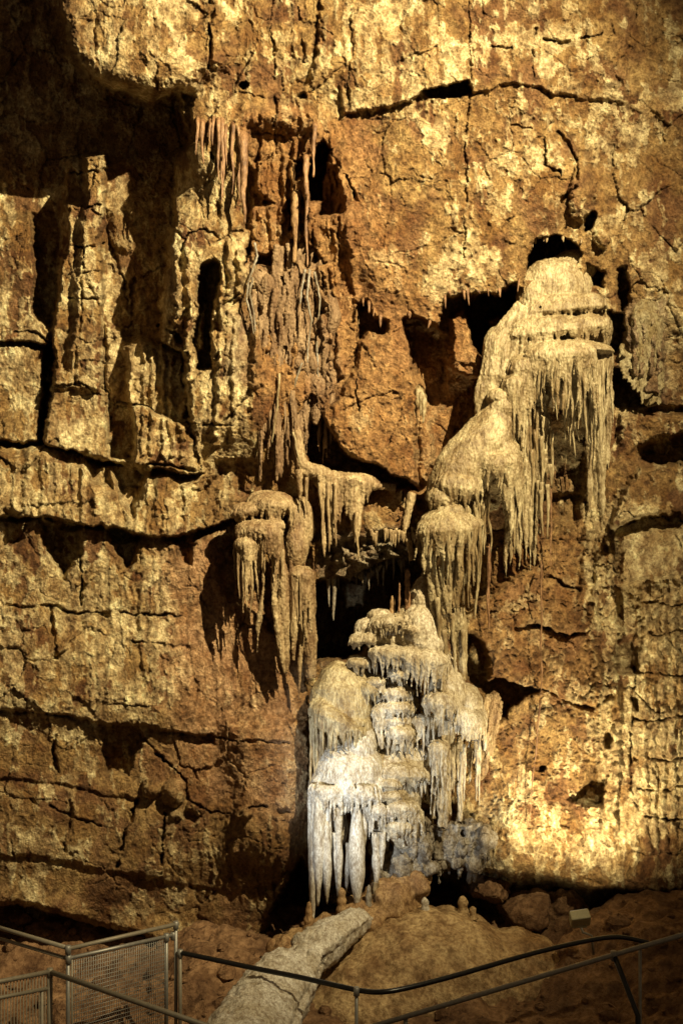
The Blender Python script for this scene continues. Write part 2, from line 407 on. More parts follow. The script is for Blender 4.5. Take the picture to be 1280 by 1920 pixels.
# ledges of the left wall
LEDGE([(-400, 835), (85, 833), (130, 846), (180, 862), (210, 868), (265, 878), (330, 886), (378, 886)], .17, 85, .38, 26)
LEDGE([(-400, 955), (40, 972), (80, 968), (110, 976), (150, 985), (200, 992), (260, 1000), (330, 1008), (390, 992), (440, 972)], .22, 100, .5, 28)
ADD([(160, 850), (212, 866), (205, 915), (175, 900)], -.55, 8)  # these hollows are carved in the outline of the ledge blocks' cast shadows
ADD([(208, 866), (268, 876), (262, 930), (250, 968), (225, 930)], -.55, 8)
ADD([(75, 978), (150, 990), (150, 1040), (118, 1082), (98, 1040)], -.6, 8)
ADD([(205, 995), (268, 1003), (250, 1050), (238, 1066), (222, 1040)], -.55, 8)
ADD([(10, 960), (35, 965), (40, 1010), (10, 1025)], -.3, 8)
LINE([(345, 1005), (350, 1045)], -.35, 9)
SET([(335, 1015), (362, 1005), (360, 1060), (340, 1050)], -.3, 5)
LINE([(152, 1040), (156, 1130)], -.4, 6)
LINE([(15, 1132), (90, 1140), (160, 1150), (230, 1148), (345, 1155)], -.22, 5)
LINE([(90, 1140), (105, 1230)], -.2, 12); LINE([(190, 1155), (215, 1160)], -.3, 12)
LINE([(250, 1200), (275, 1205)], -.2, 6)
LEDGE([(-400, 1330), (60, 1333), (110, 1342), (190, 1352), (260, 1362), (320, 1372), (400, 1382)], .10, 120, .22, 18)
LINE([(380, 1380), (440, 1386), (540, 1392)], -.12, 5)
SET([(192, 1356), (262, 1366), (262, 1400), (240, 1450), (195, 1450)], -0.25, 7)
LINE([(112, 1372), (98, 1400), (108, 1450)], -.25, 8)
LINE([(262, 1380), (300, 1415), (340, 1452), (352, 1500)], -.28, 7)
LEDGE([(-400, 1470), (60, 1462), (130, 1474), (200, 1490), (270, 1500)], .04, 50, .05, 18)
LINE([(60, 1500), (110, 1520), (170, 1545), (190, 1550)], -.18, 7)
LINE([(258, 1500), (235, 1560), (222, 1620)], -.36, 8); LINE([(308, 1530), (302, 1640)], -.26, 6); LINE([(130, 1500), (122, 1600)], -.14, 7)
BLOB(325, 1485, 24, 28, .32); BLOB(284, 1478, 18, 22, .26); BLOB(370, 1510, 20, 16, .2); BLOB(455, 1525, 18, 14, .2); BLOB(330, 1528, 12, 12, .12)
LINE([(355, 1500), (400, 1520), (440, 1530), (470, 1512), (540, 1520)], -.2, 6)
LEDGE([(-400, 1600), (60, 1605), (160, 1625), (260, 1640), (340, 1660), (430, 1672), (540, 1640)], .05, 60, .04, 24)
LEDGE([(-400, 1690), (60, 1700), (120, 1715), (180, 1738), (260, 1752), (330, 1770)], .12, 50, .9, 60)
SET([(-400, 1702), (60, 1702), (120, 1718), (180, 1740), (300, 1766), (330, 1850), (-400, 1850)], -.75, 14)
SET([(545, 1640), (560, 1618), (580, 1640), (640, 1700), (640, 1850), (330, 1850), (420, 1782), (500, 1765), (515, 1700)], -1.9, 9)
BLOB(545, 1690, 30, 55, .7)
# ---- centre: red gully, slots, hanging slab
SET([(476, 240), (566, 238), (590, 300), (566, 360), (556, 470), (545, 500), (476, 490), (470, 400), (455, 330)], -0.08, 24)
SET([(452, 292), (476, 320), (480, 360), (512, 382), (478, 386), (462, 432), (452, 400)], -0.5, 5)
SET([(590, 276), (604, 262), (618, 275), (612, 300), (609, 345), (604, 372), (584, 374), (583, 320)], -1.7, 4)
SET([(604, 372), (610, 310), (628, 312), (640, 370), (640, 400), (590, 405)], -0.45, 6)
SET([(555, 302), (570, 298), (574, 330), (556, 340)], -.5, 4)
LINE([(542, 370), (546, 440), (535, 490)], -.35, 7)
LINE([(650, 330), (668, 372)], -.3, 7); LINE([(632, 400), (640, 480)], -.2, 9)
SET([(480, 478), (540, 466), (548, 448), (585, 470), (610, 492), (560, 508), (476, 500)], -0.55, 5)
for x, y0, y1, a in ((600, 470, 640, .12), (625, 500, 700, .12), (655, 420, 600, .12), (580, 380, 460, .1)):
    LINE([(x, y0), (x + 9, (y0 + y1) / 2), (x + 16, y1)], a, 9)
SET([(668, 572), (690, 566), (704, 600), (722, 600), (722, 630), (690, 622), (672, 640)], -.55, 5)
SET([(676, 640), (700, 640), (752, 608), (768, 680), (784, 752), (778, 912), (740, 894), (690, 866), (640, 846), (602, 782), (640, 742), (664, 690)], 0.38, 5, gy=.0009, cy=780)
LINE([(672, 640), (664, 690), (668, 720), (672, 770)], -.35, 4)
SET([(572, 752), (584, 740), (602, 784), (640, 850), (695, 872), (782, 912), (786, 925), (700, 905), (640, 885), (585, 868), (556, 800)], -0.85, 5)
SET([(560, 866), (600, 872), (650, 890), (720, 908), (772, 920), (762, 1000), (700, 1000), (640, 985), (590, 960), (556, 920)], 0.05, 6)
LINE([(758, 925), (748, 960), (740, 975)], -.25, 4)
# dark passages right of the slab
SET([(757, 602), (782, 594), (820, 612), (838, 560), (868, 556), (900, 552), (936, 560), (960, 534), (975, 540), (965, 590), (940, 640), (925, 700), (900, 800), (840, 850), (800, 960), (782, 950), (780, 800), (792, 740), (770, 690)], -0.75, 6)
SET([(760, 604), (782, 596), (812, 620), (830, 640), (838, 740), (800, 760), (778, 690)], -1.1, 7)
SET([(872, 572), (900, 556), (935, 562), (962, 536), (972, 540), (965, 590), (945, 632), (925, 690), (903, 686), (882, 640)], -2.2, 5)
SET([(842, 596), (866, 575), (878, 600), (884, 640), (906, 680), (900, 706), (870, 704), (848, 690)], -0.12, 6)
SET([(910, 600), (940, 585), (950, 612), (930, 640)], -1.2, 6)
SET([(783, 760), (796, 745), (806, 800), (812, 860), (800, 900), (784, 900)], -.45, 8)
# big wall above, its drip line and the crack
LEDGE([(640, 212), (700, 204), (760, 190), (800, 172), (840, 160), (874, 152)], .15, 90, .05, 12)
SET([(795, 172), (840, 158), (872, 150), (880, 178), (850, 182), (810, 182)], -.45, 4)
LEDGE([(876, 178), (910, 170), (960, 156), (1000, 162), (1040, 176), (1110, 186), (1170, 192)], .07, 80, .035, 8)
LINE([(876, -60), (878, 100), (880, 180), (872, 260), (868, 480)], -.14, 5)
LINE([(395, -40), (398, 40), (392, 130)], -.25, 9); LINE([(510, -40), (512, 150), (516, 300)], -.16, 6); LINE([(600, -40), (590, 100), (575, 160)], -.26, 12)
LINE([(560, 10), (570, 120)], -.16, 6); LINE([(660, 15), (652, 200)], -.12, 4)
LINE([(1000, 60), (1000, 150)], -.16, 5); LINE([(1020, 70), (1050, 78), (1080, 76), (1130, 62)], -.2, 6)
LINE([(910, 85), (960, 88)], -.16, 7); LINE([(1018, 262), (1022, 310), (1050, 330)], -.25, 5); LINE([(960, 235), (1000, 240), (1020, 260)], -.12, 4)
LINE([(1050, 250), (1080, 300), (1078, 350), (1050, 380)], -.22, 8); LINE([(1150, 270), (1148, 310)], -.2, 8)
ADD([(440, 240), (500, 247), (590, 246), (600, 215), (540, 205), (460, 200)], .10, 12)
LINE([(450, 250), (510, 252), (590, 250)], -.10, 5)
for k in range(46):
    x = rng.uniform(470, 640); y0 = rng.uniform(230, 640); L = rng.uniform(60, 220)
    LINE([(x, y0), (x + rng.uniform(-5, 5), y0 + L * .5), (x + rng.uniform(-8, 8), y0 + L)], rng.uniform(.05, .13), rng.uniform(4, 9))
BLOB(460, 160, 12, 8, -.4); BLOB(570, 180, 10, 8, -.2)
# top hole and right hand side
SET([(988, 478), (1002, 452), (1040, 440), (1072, 450), (1088, 476), (1072, 500), (1030, 500), (1000, 520), (982, 520)], -1.9, 4)
SET([(1094, 408), (1110, 398), (1116, 408), (1106, 436), (1092, 440)], -.7, 4)
SET([(1098, 500), (1132, 515), (1128, 540), (1090, 530)], -.9, 5)
BLOB(1128, 447, 16, 16, .22); BLOB(1090, 360, 24, 60, .25)
SET([(1160, 505), (1176, 500), (1182, 560), (1166, 588), (1160, 560)], -.5, 5)
SET([(1140, 582), (1168, 590), (1168, 650), (1148, 665), (1140, 640)], -.95, 5)
SET([(1140, 690), (1170, 695), (1190, 740), (1215, 756), (1190, 765), (1146, 760)], -.75, 5)
SET([(1180, 590), (1240, 575), (1238, 750), (1200, 735), (1176, 690), (1168, 640)], .18, 8)
for x in (1188, 1203, 1222, 1236): LINE([(x, 588), (x + 2, 640), (x - 2, 700)], .12, 7)
SET([(1215, 756), (1285, 762), (1285, 772), (1210, 770)], -.4, 4)
SET([(1160, 775), (1285, 780), (1285, 812), (1240, 818), (1196, 838), (1160, 870)], .05, 6)
SET([(1196, 842), (1240, 826), (1290, 810), (1290, 872), (1225, 874), (1200, 862)], -.75, 6)
SET([(1150, 960), (1176, 905), (1200, 882), (1290, 868), (1290, 960), (1240, 964), (1190, 975), (1150, 985)], .5, 6)
LINE([(1150, 985), (1200, 978), (1240, 968), (1290, 975)], -.2, 6)
SET([(1160, 1000), (1290, 985), (1290, 1070), (1230, 1084), (1165, 1092)], .36, 7)
for yy, x0, dd in ((1130, 1205, .12), (1185, 1200, .1), (1345, 1185, .14), (1420, 1190, .1), (1475, 1195, .12), (1598, 1180, .1)): LINE([(x0, yy), (x0 + 45, yy + 6), (1320, yy - 4)], -dd, 6)
for x in (1210, 1226, 1244, 1262): LINE([(x, 1100), (x + 3, 1240), (x - 3, 1400), (x + 2, 1600)], .07, 9)
SET([(1155, 1098), (1200, 1092), (1202, 1180), (1196, 1260), (1160, 1258), (1158, 1180)], -.3, 6)
LINE([(1186, 1250), (1182, 1350), (1180, 1480)], -.2, 5); LINE([(1200, 1095), (1190, 1240)], .14, 8)
LINE([(1210, 1530), (1280, 1535)], -.2, 4); LINE([(1190, 1262), (1280, 1268)], -.1, 3)
for pts in ([(1118, 985), (1122, 1080), (1112, 1140), (1120, 1320)], [(1100, 990), (1098, 1060), (1090, 1120)], [(1150, 1260), (1156, 1400), (1150, 1560)], [(1135, 1000), (1136, 1090)]):
    LINE(pts, .16, 13)
# granular wall of the lower right
LINE([(1010, 1062), (1030, 1080), (1060, 1095), (1085, 1108)], -.25, 6)
LINE([(920, 1148), (1000, 1146)], -.08, 3)
LEDGE([(965, 1174), (1010, 1172), (1060, 1186), (1105, 1184)], .1, 50, .3, 14)
LEDGE([(925, 1275), (965, 1285), (1010, 1290), (1040, 1300), (1075, 1318), (1115, 1326), (1150, 1296)], .14, 110, .25, 13)
SET([(905, 1290), (930, 1268), (975, 1282), (1012, 1292), (960, 1322), (945, 1345), (930, 1330)], -.7, 5)
SET([(872, 1180), (900, 1200), (914, 1240), (918, 1300), (880, 1290), (868, 1240)], -.75, 6)
ADD([(1072, 1502), (1120, 1440), (1134, 1450), (1126, 1510), (1100, 1512)], -.35, 4)
ADD([(1064, 1500), (1130, 1512), (1120, 1560), (1100, 1570)], .18, 6)
BLOB(1140, 1385, 10, 22, -.3); BLOB(1190, 1320, 7, 14, -.25); BLOB(1016, 1442, 7, 6, -.25)
LINE([(990, 1556), (1030, 1550), (1070, 1548)], -.1, 5)
SET([(760, 1640), (830, 1618), (900, 1640), (960, 1652), (1060, 1660), (1180, 1676), (1320, 1690), (1320, 1900), (760, 1900)], -1.15, 16)
SET([(800, 1640), (850, 1660), (850, 1710), (800, 1715), (785, 1680)], -2.0, 8)
SET([(1120, 1668), (1290, 1690), (1290, 1730), (1190, 1722)], -1.7, 9)
BLOB(960, 1690, 60, 45, .5); BLOB(1020, 1705, 50, 40, .5); BLOB(1100, 1680, 55, 35, .5); BLOB(905, 1660, 50, 24, .5)
# big hollow behind the lower flowstone
SET([(588, 1110), (600, 1086), (640, 1084), (662, 1078), (700, 1055), (775, 1040), (796, 1090), (790, 1150), (700, 1180), (672, 1240), (612, 1262), (588, 1248)], -3.0, 5)
SET([(596, 1030), (650, 1012), (770, 990), (782, 1040), (700, 1062), (662, 1086), (600, 1090)], -.28, 7)
for k in range(26): BLOB(rng.uniform(605, 775), rng.uniform(1010, 1068), rng.uniform(8, 22), rng.uniform(6, 18), .14)
SET([(580, 1240), (680, 1225), (700, 1700), (585, 1700)], -.75, 8)
SET([(410, 1010), (440, 1010), (470, 1030), (500, 1060), (540, 1150), (545, 1200), (510, 1190), (480, 1150), (430, 1130), (412, 1080)], -.35, 8)
SET([(860, 940), (990, 880), (1000, 1060), (900, 1120), (862, 1180), (850, 1100)], -.55, 10)
SET([(1040, 800), (1098, 800), (1090, 940), (1040, 930)], -.45, 8)
ADD([(1000, 930), (1090, 930), (1080, 980), (1000, 968)], -.3, 8)
SET([(410, 866), (470, 862), (500, 880), (490, 910), (440, 930), (400, 900)], -.35, 8)

ADD([(430, 1360), (580, 1350), (576, 1630), (545, 1640), (440, 1600)], .38, 34)
# ---- fine relief
MAP(GRAN, [(880, 1000), (1160, 980), (1160, 1640), (880, 1640)], 1, 40)
MAP(GRAN, [(590, 640), (790, 600), (785, 920), (600, 850)], .6, 20)
MAP(GRAN, [(640, 210), (1000, 200), (980, 560), (640, 600)], .5, 40)
MAP(FLUTE, [(15, 860), (440, 860), (440, 1010), (15, 980)], 1, 20)
MAP(FLUTE, [(230, 430), (470, 430), (470, 890), (230, 880)], .35, 20)
MAP(FLUTE, [(480, 1010), (160, 1010), (160, 1340), (560, 1340)], .6, 30)
MAP(FLUTE, [(380, -100), (660, -100), (650, 240), (400, 240)], .45, 30)
MAP(FLUTE, [(470, 200), (650, 200), (650, 900), (470, 900)], .8, 30)
MAP(FLUTE, [(1090, 560), (1320, 560), (1320, 1640), (1090, 1640)], .35, 30)
MAP(FLUTE, [(330, 1530), (560, 1530), (560, 1700), (330, 1700)], .7, 30)
MAP(ROUGH, [(300, 1030), (560, 1030), (560, 1500), (300, 1400)], .45, 30)
MAP(ROUGH, [(880, 990), (1320, 980), (1320, 1660), (880, 1660)], .6, 40)
MAP(ROUGH, [(-400, 1380), (570, 1400), (570, 1800), (-400, 1800)], .6, 40)
MAP(ROUGH, [(90, 280), (210, 280), (210, 860), (90, 860)], .65, 20)
MAP(ROUGH, [(640, 600), (800, 600), (800, 930), (600, 850)], .65, 20)
MAP(ROUGH, [(640, 210), (1000, 200), (980, 560), (640, 600)], .8, 20)
MAP(ROUGH, [(380, 870), (460, 870), (440, 1010), (360, 1000)], 1.9, 20)
MAP(ROUGH, [(1020, 860), (1100, 850), (1100, 1000), (1000, 1000)], 1.9, 20)
n1 = fbm2(WX / 130, WY / 130, 3, 61); n2 = fbm2(WX / 38, WY / 46, 3, 71); n3 = fbm2(X / 11, Y / 13, 3, 81, .6)
rid = 1 - np.abs(fbm2(WX / 70, WY / 90, 3, 91))
fl = np.abs(perlin2(WX / 17, WY / 260, 101)) ; fl2 = perlin2(WX / 8, WY / 120, 111)
wl = worley2(WX / 9.5, WY / 8.5, 3)
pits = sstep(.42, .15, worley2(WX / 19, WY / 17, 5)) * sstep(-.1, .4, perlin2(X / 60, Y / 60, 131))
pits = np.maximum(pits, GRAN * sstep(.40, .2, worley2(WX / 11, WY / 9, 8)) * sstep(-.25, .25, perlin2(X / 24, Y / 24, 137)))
ROUGH *= .72
H += ROUGH * (0.070 * n1 + 0.020 * n2 + 0.012 * n3 - 0.05 * np.clip(.25 - np.abs(n1), 0, 1) * 0) + 0.03 * (rid - .7) * ROUGH
H += FLUTE * (0.10 * (.35 - fl) + .025 * fl2)
wid = fbm2(WX / 26, WY / 22, 1, 301)
H += GRAN * 0.013 * (.5 - wl) * 2 - 0.035 * pits * (.45 + .5 * GRAN)
def blocks(x, y, seed):
    xi = np.floor(x).astype(np.int64); yi = np.floor(y).astype(np.int64)
    b1 = np.full(x.shape, 9.); b2 = np.full(x.shape, 9.); v = np.zeros(x.shape); sx = np.zeros(x.shape); sy = np.zeros(x.shape)
    for dx in (-1, 0, 1):
        for dy in (-1, 0, 1):
            k = _perm[(_perm[(xi + dx + seed * 31) & 511] + yi + dy) & 511]
            ex = xi + dx + (k % 97) / 97.0 - x; ey = yi + dy + ((k * 7) % 89) / 89.0 - y
            dd = ex * ex + ey * ey; n = dd < b1
            b2 = np.where(n, b1, np.minimum(b2, dd)); b1 = np.where(n, dd, b1)
            v = np.where(n, ((k * 13) % 101) / 101.0 - .5, v)
            sx = np.where(n, (((k * 29) % 83) / 83.0 - .5) * ex, sx); sy = np.where(n, (((k * 17) % 79) / 79.0 - .5) * ey, sy)
    return v + 1.7 * (sx + sy), np.sqrt(b2) - np.sqrt(b1)
bv1, be1 = blocks(WX / 92, WY / 110, 4); bv2, be2 = blocks(WX / 34, WY / 44, 6); bv3, be3 = blocks(WX / 12, WY / 13, 7)
H += ROUGH * (.09 * bv1 + .028 * bv2 + .010 * bv3) - .05 * sstep(.04, 0, be1) * sstep(.0, .35, perlin2(X / 70, Y / 70, 321)) - .014 * sstep(.06, 0, be2) * ROUGH * sstep(.0, .3, perlin2(X / 45, Y / 45, 331))
crk = np.abs(perlin2(WX / 95, WY / 75, 141)); H -= 0.035 * sstep(.03, .0, crk) * sstep(0, .3, perlin2(X / 150, Y / 150, 151))
# calcite crust: ragged pale patches standing a little proud of the brown rock
MAP(CRUST, [(15, 600), (470, 420), (470, 880), (15, 850)], .42, 30)
MAP(CRUST, [(-400, 850), (380, 870), (360, 1000), (-400, 980)], .46, 25)
MAP(CRUST, [(-400, 1010), (320, 1030), (320, 1380), (-400, 1340)], .40, 40)
MAP(CRUST, [(320, 1030), (570, 1030), (560, 1500), (340, 1400)], -.35, 40)
MAP(CRUST, [(-400, 1480), (570, 1500), (560, 1760), (-400, 1760)], -.22, 40)
MAP(CRUST, [(470, 200), (790, 210), (790, 900), (470, 900)], -.42, 30)
MAP(CRUST, [(900, 1000), (1090, 1000), (1090, 1340), (900, 1340)], -.28, 30)
MAP(CRUST, [(1090, 960), (1300, 960), (1300, 1640), (1090, 1640)], .42, 30)
MAP(CRUST, [(900, 1400), (1100, 1380), (1100, 1640), (900, 1640)], .12, 40)
MAP(CRUST, [(100, -100), (420, -100), (400, 190), (190, 160)], .45, 20)
MAP(CRUST, [(640, 20), (870, 20), (870, 190), (640, 200)], .42, 30)
MAP(CRUST, [(400, 10), (640, 10), (620, 250), (400, 240)], -.12, 30)
MAP(CRUST, [(330, 270), (460, 270), (470, 560), (310, 560)], .48, 20)
MAP(CRUST, [(-400, -100), (100, -100), (180, 160), (340, 200), (310, 640), (200, 640), (-400, 400)], .12, 20)
strk = fbm2(WX / 15, WY / 190, 3, 341, .6)
cn = .55 * fbm2(WX / 130, WY / 150, 2, 163) + .62 * fbm2(WX / 40, WY / 58, 5, 161, .64) + .38 * strk + CRUST - .06
cr = sstep(-.02, .12, cn) * (.7 + .3 * sstep(-.25, .1, fbm2(X / 9, Y / 11, 3, 311, .65)))
H += 0.016 * cr
W_h = H

# ---- mineral colours of the rock (DZ also holds painted shade of the deep recesses)
def col(*c): return np.array(c)
OCH, PAL, CLAY, GREY = col(.42, .285, .115), col(.95, .85, .50), col(.27, .15, .065), col(.40, .37, .30)
tn = fbm2(WX / 80, WY / 90, 4, 171)[..., None]
base = OCH + (CLAY - OCH) * sstep(-.15, .5, tn)
REDZ = np.zeros_like(X); GZ = np.zeros_like(X); DZ = np.zeros_like(X); PINK = np.zeros_like(X)
MAP(REDZ, [(440, 200), (680, 220), (790, 600), (790, 960), (560, 960), (470, 700), (470, 500)], .75, 30)
MAP(REDZ, [(890, 1060), (1080, 1000), (1110, 1330), (900, 1300)], .45, 30)
MAP(REDZ, [(760, 560), (960, 560), (900, 800), (790, 960), (770, 800)], .8, 20)
MAP(PINK, [(300, 1030), (420, 1010), (560, 1260), (570, 1560), (330, 1480), (320, 1250)], .85, 40)
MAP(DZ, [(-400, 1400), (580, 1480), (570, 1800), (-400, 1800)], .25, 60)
MAP(DZ, [(-400, -400), (100, -400), (180, 160), (340, 200), (320, 460), (290, 640), (230, 700), (200, 300), (-400, 400)], .45, 15)  # overhang's shade over the left recess, put into the rock colour
MAP(DZ, [(560, 1640), (800, 1650), (1320, 1680), (1320, 1900), (560, 1900)], .85, 20)  # dark rock of the lower hollow, its shade put into the colour too
MAP(DZ, [(590, 1094), (790, 1040), (790, 1160), (640, 1270), (590, 1250)], .8, 10)  # shade inside the black hollow painted into the rock colour
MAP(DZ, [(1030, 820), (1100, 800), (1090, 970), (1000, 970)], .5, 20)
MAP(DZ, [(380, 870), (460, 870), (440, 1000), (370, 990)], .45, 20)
MAP(GZ, [(596, 1000), (780, 985), (790, 1050), (700, 1080), (600, 1100)], .9, 10)
MAP(GZ, [(790, 1560), (920, 1540), (930, 1660), (800, 1640)], .7, 20)
MAP(GZ, [(1170, 560), (1250, 560), (1245, 770), (1150, 700)], .6, 15)
MAP(GZ, [(476, 500), (600, 505), (640, 700), (600, 780), (560, 640), (490, 600)], .45, 20)
MAP(GZ, [(430, 590), (475, 590), (475, 720), (420, 720)], .5, 15)
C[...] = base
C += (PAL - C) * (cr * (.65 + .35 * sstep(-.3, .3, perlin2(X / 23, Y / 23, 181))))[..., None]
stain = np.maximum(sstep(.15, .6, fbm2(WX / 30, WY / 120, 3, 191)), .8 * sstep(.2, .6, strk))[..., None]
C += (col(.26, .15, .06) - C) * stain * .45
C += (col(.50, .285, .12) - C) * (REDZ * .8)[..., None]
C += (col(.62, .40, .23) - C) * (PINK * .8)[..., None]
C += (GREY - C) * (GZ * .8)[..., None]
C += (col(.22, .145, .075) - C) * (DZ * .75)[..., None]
dk = pits[..., None]; C += (col(.16, .09, .04) - C) * dk * .5  # pits coloured darker than the rock around them
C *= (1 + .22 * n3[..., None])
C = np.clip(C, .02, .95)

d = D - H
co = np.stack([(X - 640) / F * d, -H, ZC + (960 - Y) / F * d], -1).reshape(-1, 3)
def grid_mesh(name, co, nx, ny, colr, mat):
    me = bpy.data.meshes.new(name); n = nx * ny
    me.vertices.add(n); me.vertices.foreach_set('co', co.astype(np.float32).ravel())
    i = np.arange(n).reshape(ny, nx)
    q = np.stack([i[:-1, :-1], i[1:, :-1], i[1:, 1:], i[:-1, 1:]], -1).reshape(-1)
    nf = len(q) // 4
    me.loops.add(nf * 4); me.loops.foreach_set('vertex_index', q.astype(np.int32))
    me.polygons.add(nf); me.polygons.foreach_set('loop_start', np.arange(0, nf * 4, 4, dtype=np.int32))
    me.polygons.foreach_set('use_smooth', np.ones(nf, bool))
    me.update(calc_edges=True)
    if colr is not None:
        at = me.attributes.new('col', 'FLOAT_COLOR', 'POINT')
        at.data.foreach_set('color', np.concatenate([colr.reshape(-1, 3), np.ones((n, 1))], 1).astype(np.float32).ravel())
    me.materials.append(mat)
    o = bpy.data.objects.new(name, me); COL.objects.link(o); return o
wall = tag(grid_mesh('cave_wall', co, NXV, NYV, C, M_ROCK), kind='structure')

#PART3
# ------------------------------------------------------------------ flowstone formations
rnd = random.Random(5)
# F1: the high fluted cascade
f = Flow('flowstone_cascade', 'tall cream flowstone cascade with stacked drip shelves below the highest black hole', 'flowstone', (1040, 860, .1), M_FLOW, seed=3)
f.ell(1040, 545, -.15, 70, 60, .35); f.ell(1015, 535, -.1, 30, 45, .3); f.ell(1075, 500, -.4, 45, 30, .3); f.ell(1000, 560, -.05, 34, 40, .25)
f.ell(1050, 620, -.26, 98, 80, .36); f.ell(980, 690, -.15, 60, 110, .3); f.ell(1060, 700, -.4, 80, 70, .3)
f.cap(1058, 576, 82, 26, .08, .24, 34, (6, 16), -8, r=(2.6, 4), free=0, drift=2)
f.cap(1046, 616, 98, 24, .16, .29, 44, (14, 30), -12, r=(2.6, 4.2), free=.0, drift=3)
f.cap(1064, 660, 86, 22, .34, .32, 44, (40, 130), -4, r=(2.6, 4.4), free=.45, drift=10, u0=-.9, u1=.6, wob=3.5, back=-.1)
f.cap(1104, 664, 44, 18, .2, .18, 26, (60, 160), 2, r=(3, 5), free=.35, drift=4)
f.cap(985, 682, 34, 20, .30, .22, 14, (60, 130), -8, r=(2.6, 4.4), free=.3, drift=6)
f.cap(965, 715, 26, 16, .32, .22, 12, (60, 150), -4, r=(2.8, 4.4), free=.3, drift=6)
rr = random.Random(4)
for i in range(26):                       # fluted left flank
    t = i / 25
    x0 = 990 - 6 * t + 30 * t * t; x1 = 893 + 95 * t
    y1 = 790 - 50 * t + rr.uniform(-15, 15); y0 = 566 + 20 * t
    f.col([(x0 - 20 * (1 - t), y0, .10 + .18 * t, 3), ((x0 + x1) / 2 - 26 * (1 - t) + rr.uniform(-2, 2), y0 + 70, .2 + .18 * t + rr.uniform(-.03, .03), 4.5), (x1 * .75 + x0 * .25 - 14 * (1 - t), y0 + 130, .22 + .2 * t + rr.uniform(-.03, .03), 5), (x1 + rr.uniform(-2, 2), y1 - 30, .2 + .2 * t, 4.5), (x1 + rr.uniform(-2, 2), y1, .16 + .2 * t, 2)], 8)
f.ell(930, 690, -.1, 28, 80, .24); f.ell(905, 770, 0, 16, 34, .2)
for x, y0, y1, r0, h in ((948, 760, 1085, 10, .12), (962, 780, 1010, 12, .1), (985, 760, 1050, 13, .06), (956, 900, 1062, 6, .16), (994, 850, 1075, 6, .1), (1012, 780, 1000, 6, .1), (1005, 730, 1020, 11, .05), (1020, 740, 930, 9, .04), (972, 900, 1068, 9, .0), (1000, 900, 1062, 8, -.05), (1128, 660, 1000, 12, .0), (1104, 700, 960, 10, -.02), (1142, 660, 880, 7, .02), (1118, 760, 960, 14, -.1)):
    f.col([(x + rr.uniform(-2, 2), y0 + (y1 - y0) * k / 8, h - .02 * k / 8, r0 * (1 - .9 * (k / 8) ** 2.2) * rr.uniform(.8, 1.2)) for k in range(9)])
for k in range(34):
    x = rr.uniform(950, 1035); y = rr.uniform(740, 930); f.stal(x, y, .17 + rr.uniform(-.03, .05), rr.uniform(40, 130), rr.uniform(2.2, 4), .9, 2.0, rr.uniform(-6, 6), -.05)
for k in range(12):
    x = rr.uniform(1040, 1100); f.stal(x, rr.uniform(700, 730), .2, rr.uniform(70, 130), rr.uniform(2.4, 3.4), .9, 4.0, rr.uniform(-2, 16), -.12)
f.build(.0115)

# F2: leaning hump half way down
f = Flow('flowstone_hump', 'smooth leaning cream flowstone hump with a toothed lower lip, midway down the cascade', 'flowstone', (880, 880, .4), M_FLOW, seed=8)
f.ell(942, 768, .34, 28, 30, .22); f.ell(935, 745, .34, 24, 18, .2)
f.mb.tube([P(x, y, h) for x, y, h, r in ((948, 752, .3, 0), (936, 786, .3, 0), (912, 826, .33, 0), (884, 862, .36, 0), (858, 894, .4, 0), (836, 924, .44, 0), (818, 950, .46, 0))], [r * S() for r in (18, 36, 50, 54, 52, 40, 24)], 28)
f.ell(932, 852, .36, 42, 40, .3)
f.cap(932, 866, 44, 26, .46, .34, 22, (18, 60), -4, r=(2.6, 4.2), free=.3, drift=6, wob=3)
f.cap(945, 872, 34, 20, .40, .3, 12, (60, 150), 0, r=(3.5, 6), free=.4, u0=0, drift=8)
f.cap(862, 912, 48, 34, .50, .34, 24, (18, 46), 6, r=(2.8, 4.4), free=.25, drift=6, wob=3)
f.cap(835, 935, 34, 28, .50, .28, 14, (12, 30), 4, r=(2.8, 4.2), free=.1, drift=3)
for x, y0, y1, r0, h in ((958, 880, 990, 13, .5), (945, 890, 960, 9, .56), (972, 870, 1000, 6, .46), (905, 905, 1000, 8, .36), (880, 910, 980, 8, .36)):
    f.col([(x + rr.uniform(-2, 2), y0 + (y1 - y0) * k / 6, h - .03 * k / 6, r0 * (1 - .75 * (k / 6) ** 1.5)) for k in range(7)])
for k in range(14): f.stal(rr.uniform(885, 915), rr.uniform(910, 950), .42, rr.uniform(50, 130), rr.uniform(2, 3.5), .9, 4, rr.uniform(-5, 5), -.1)
f.build(.0115)

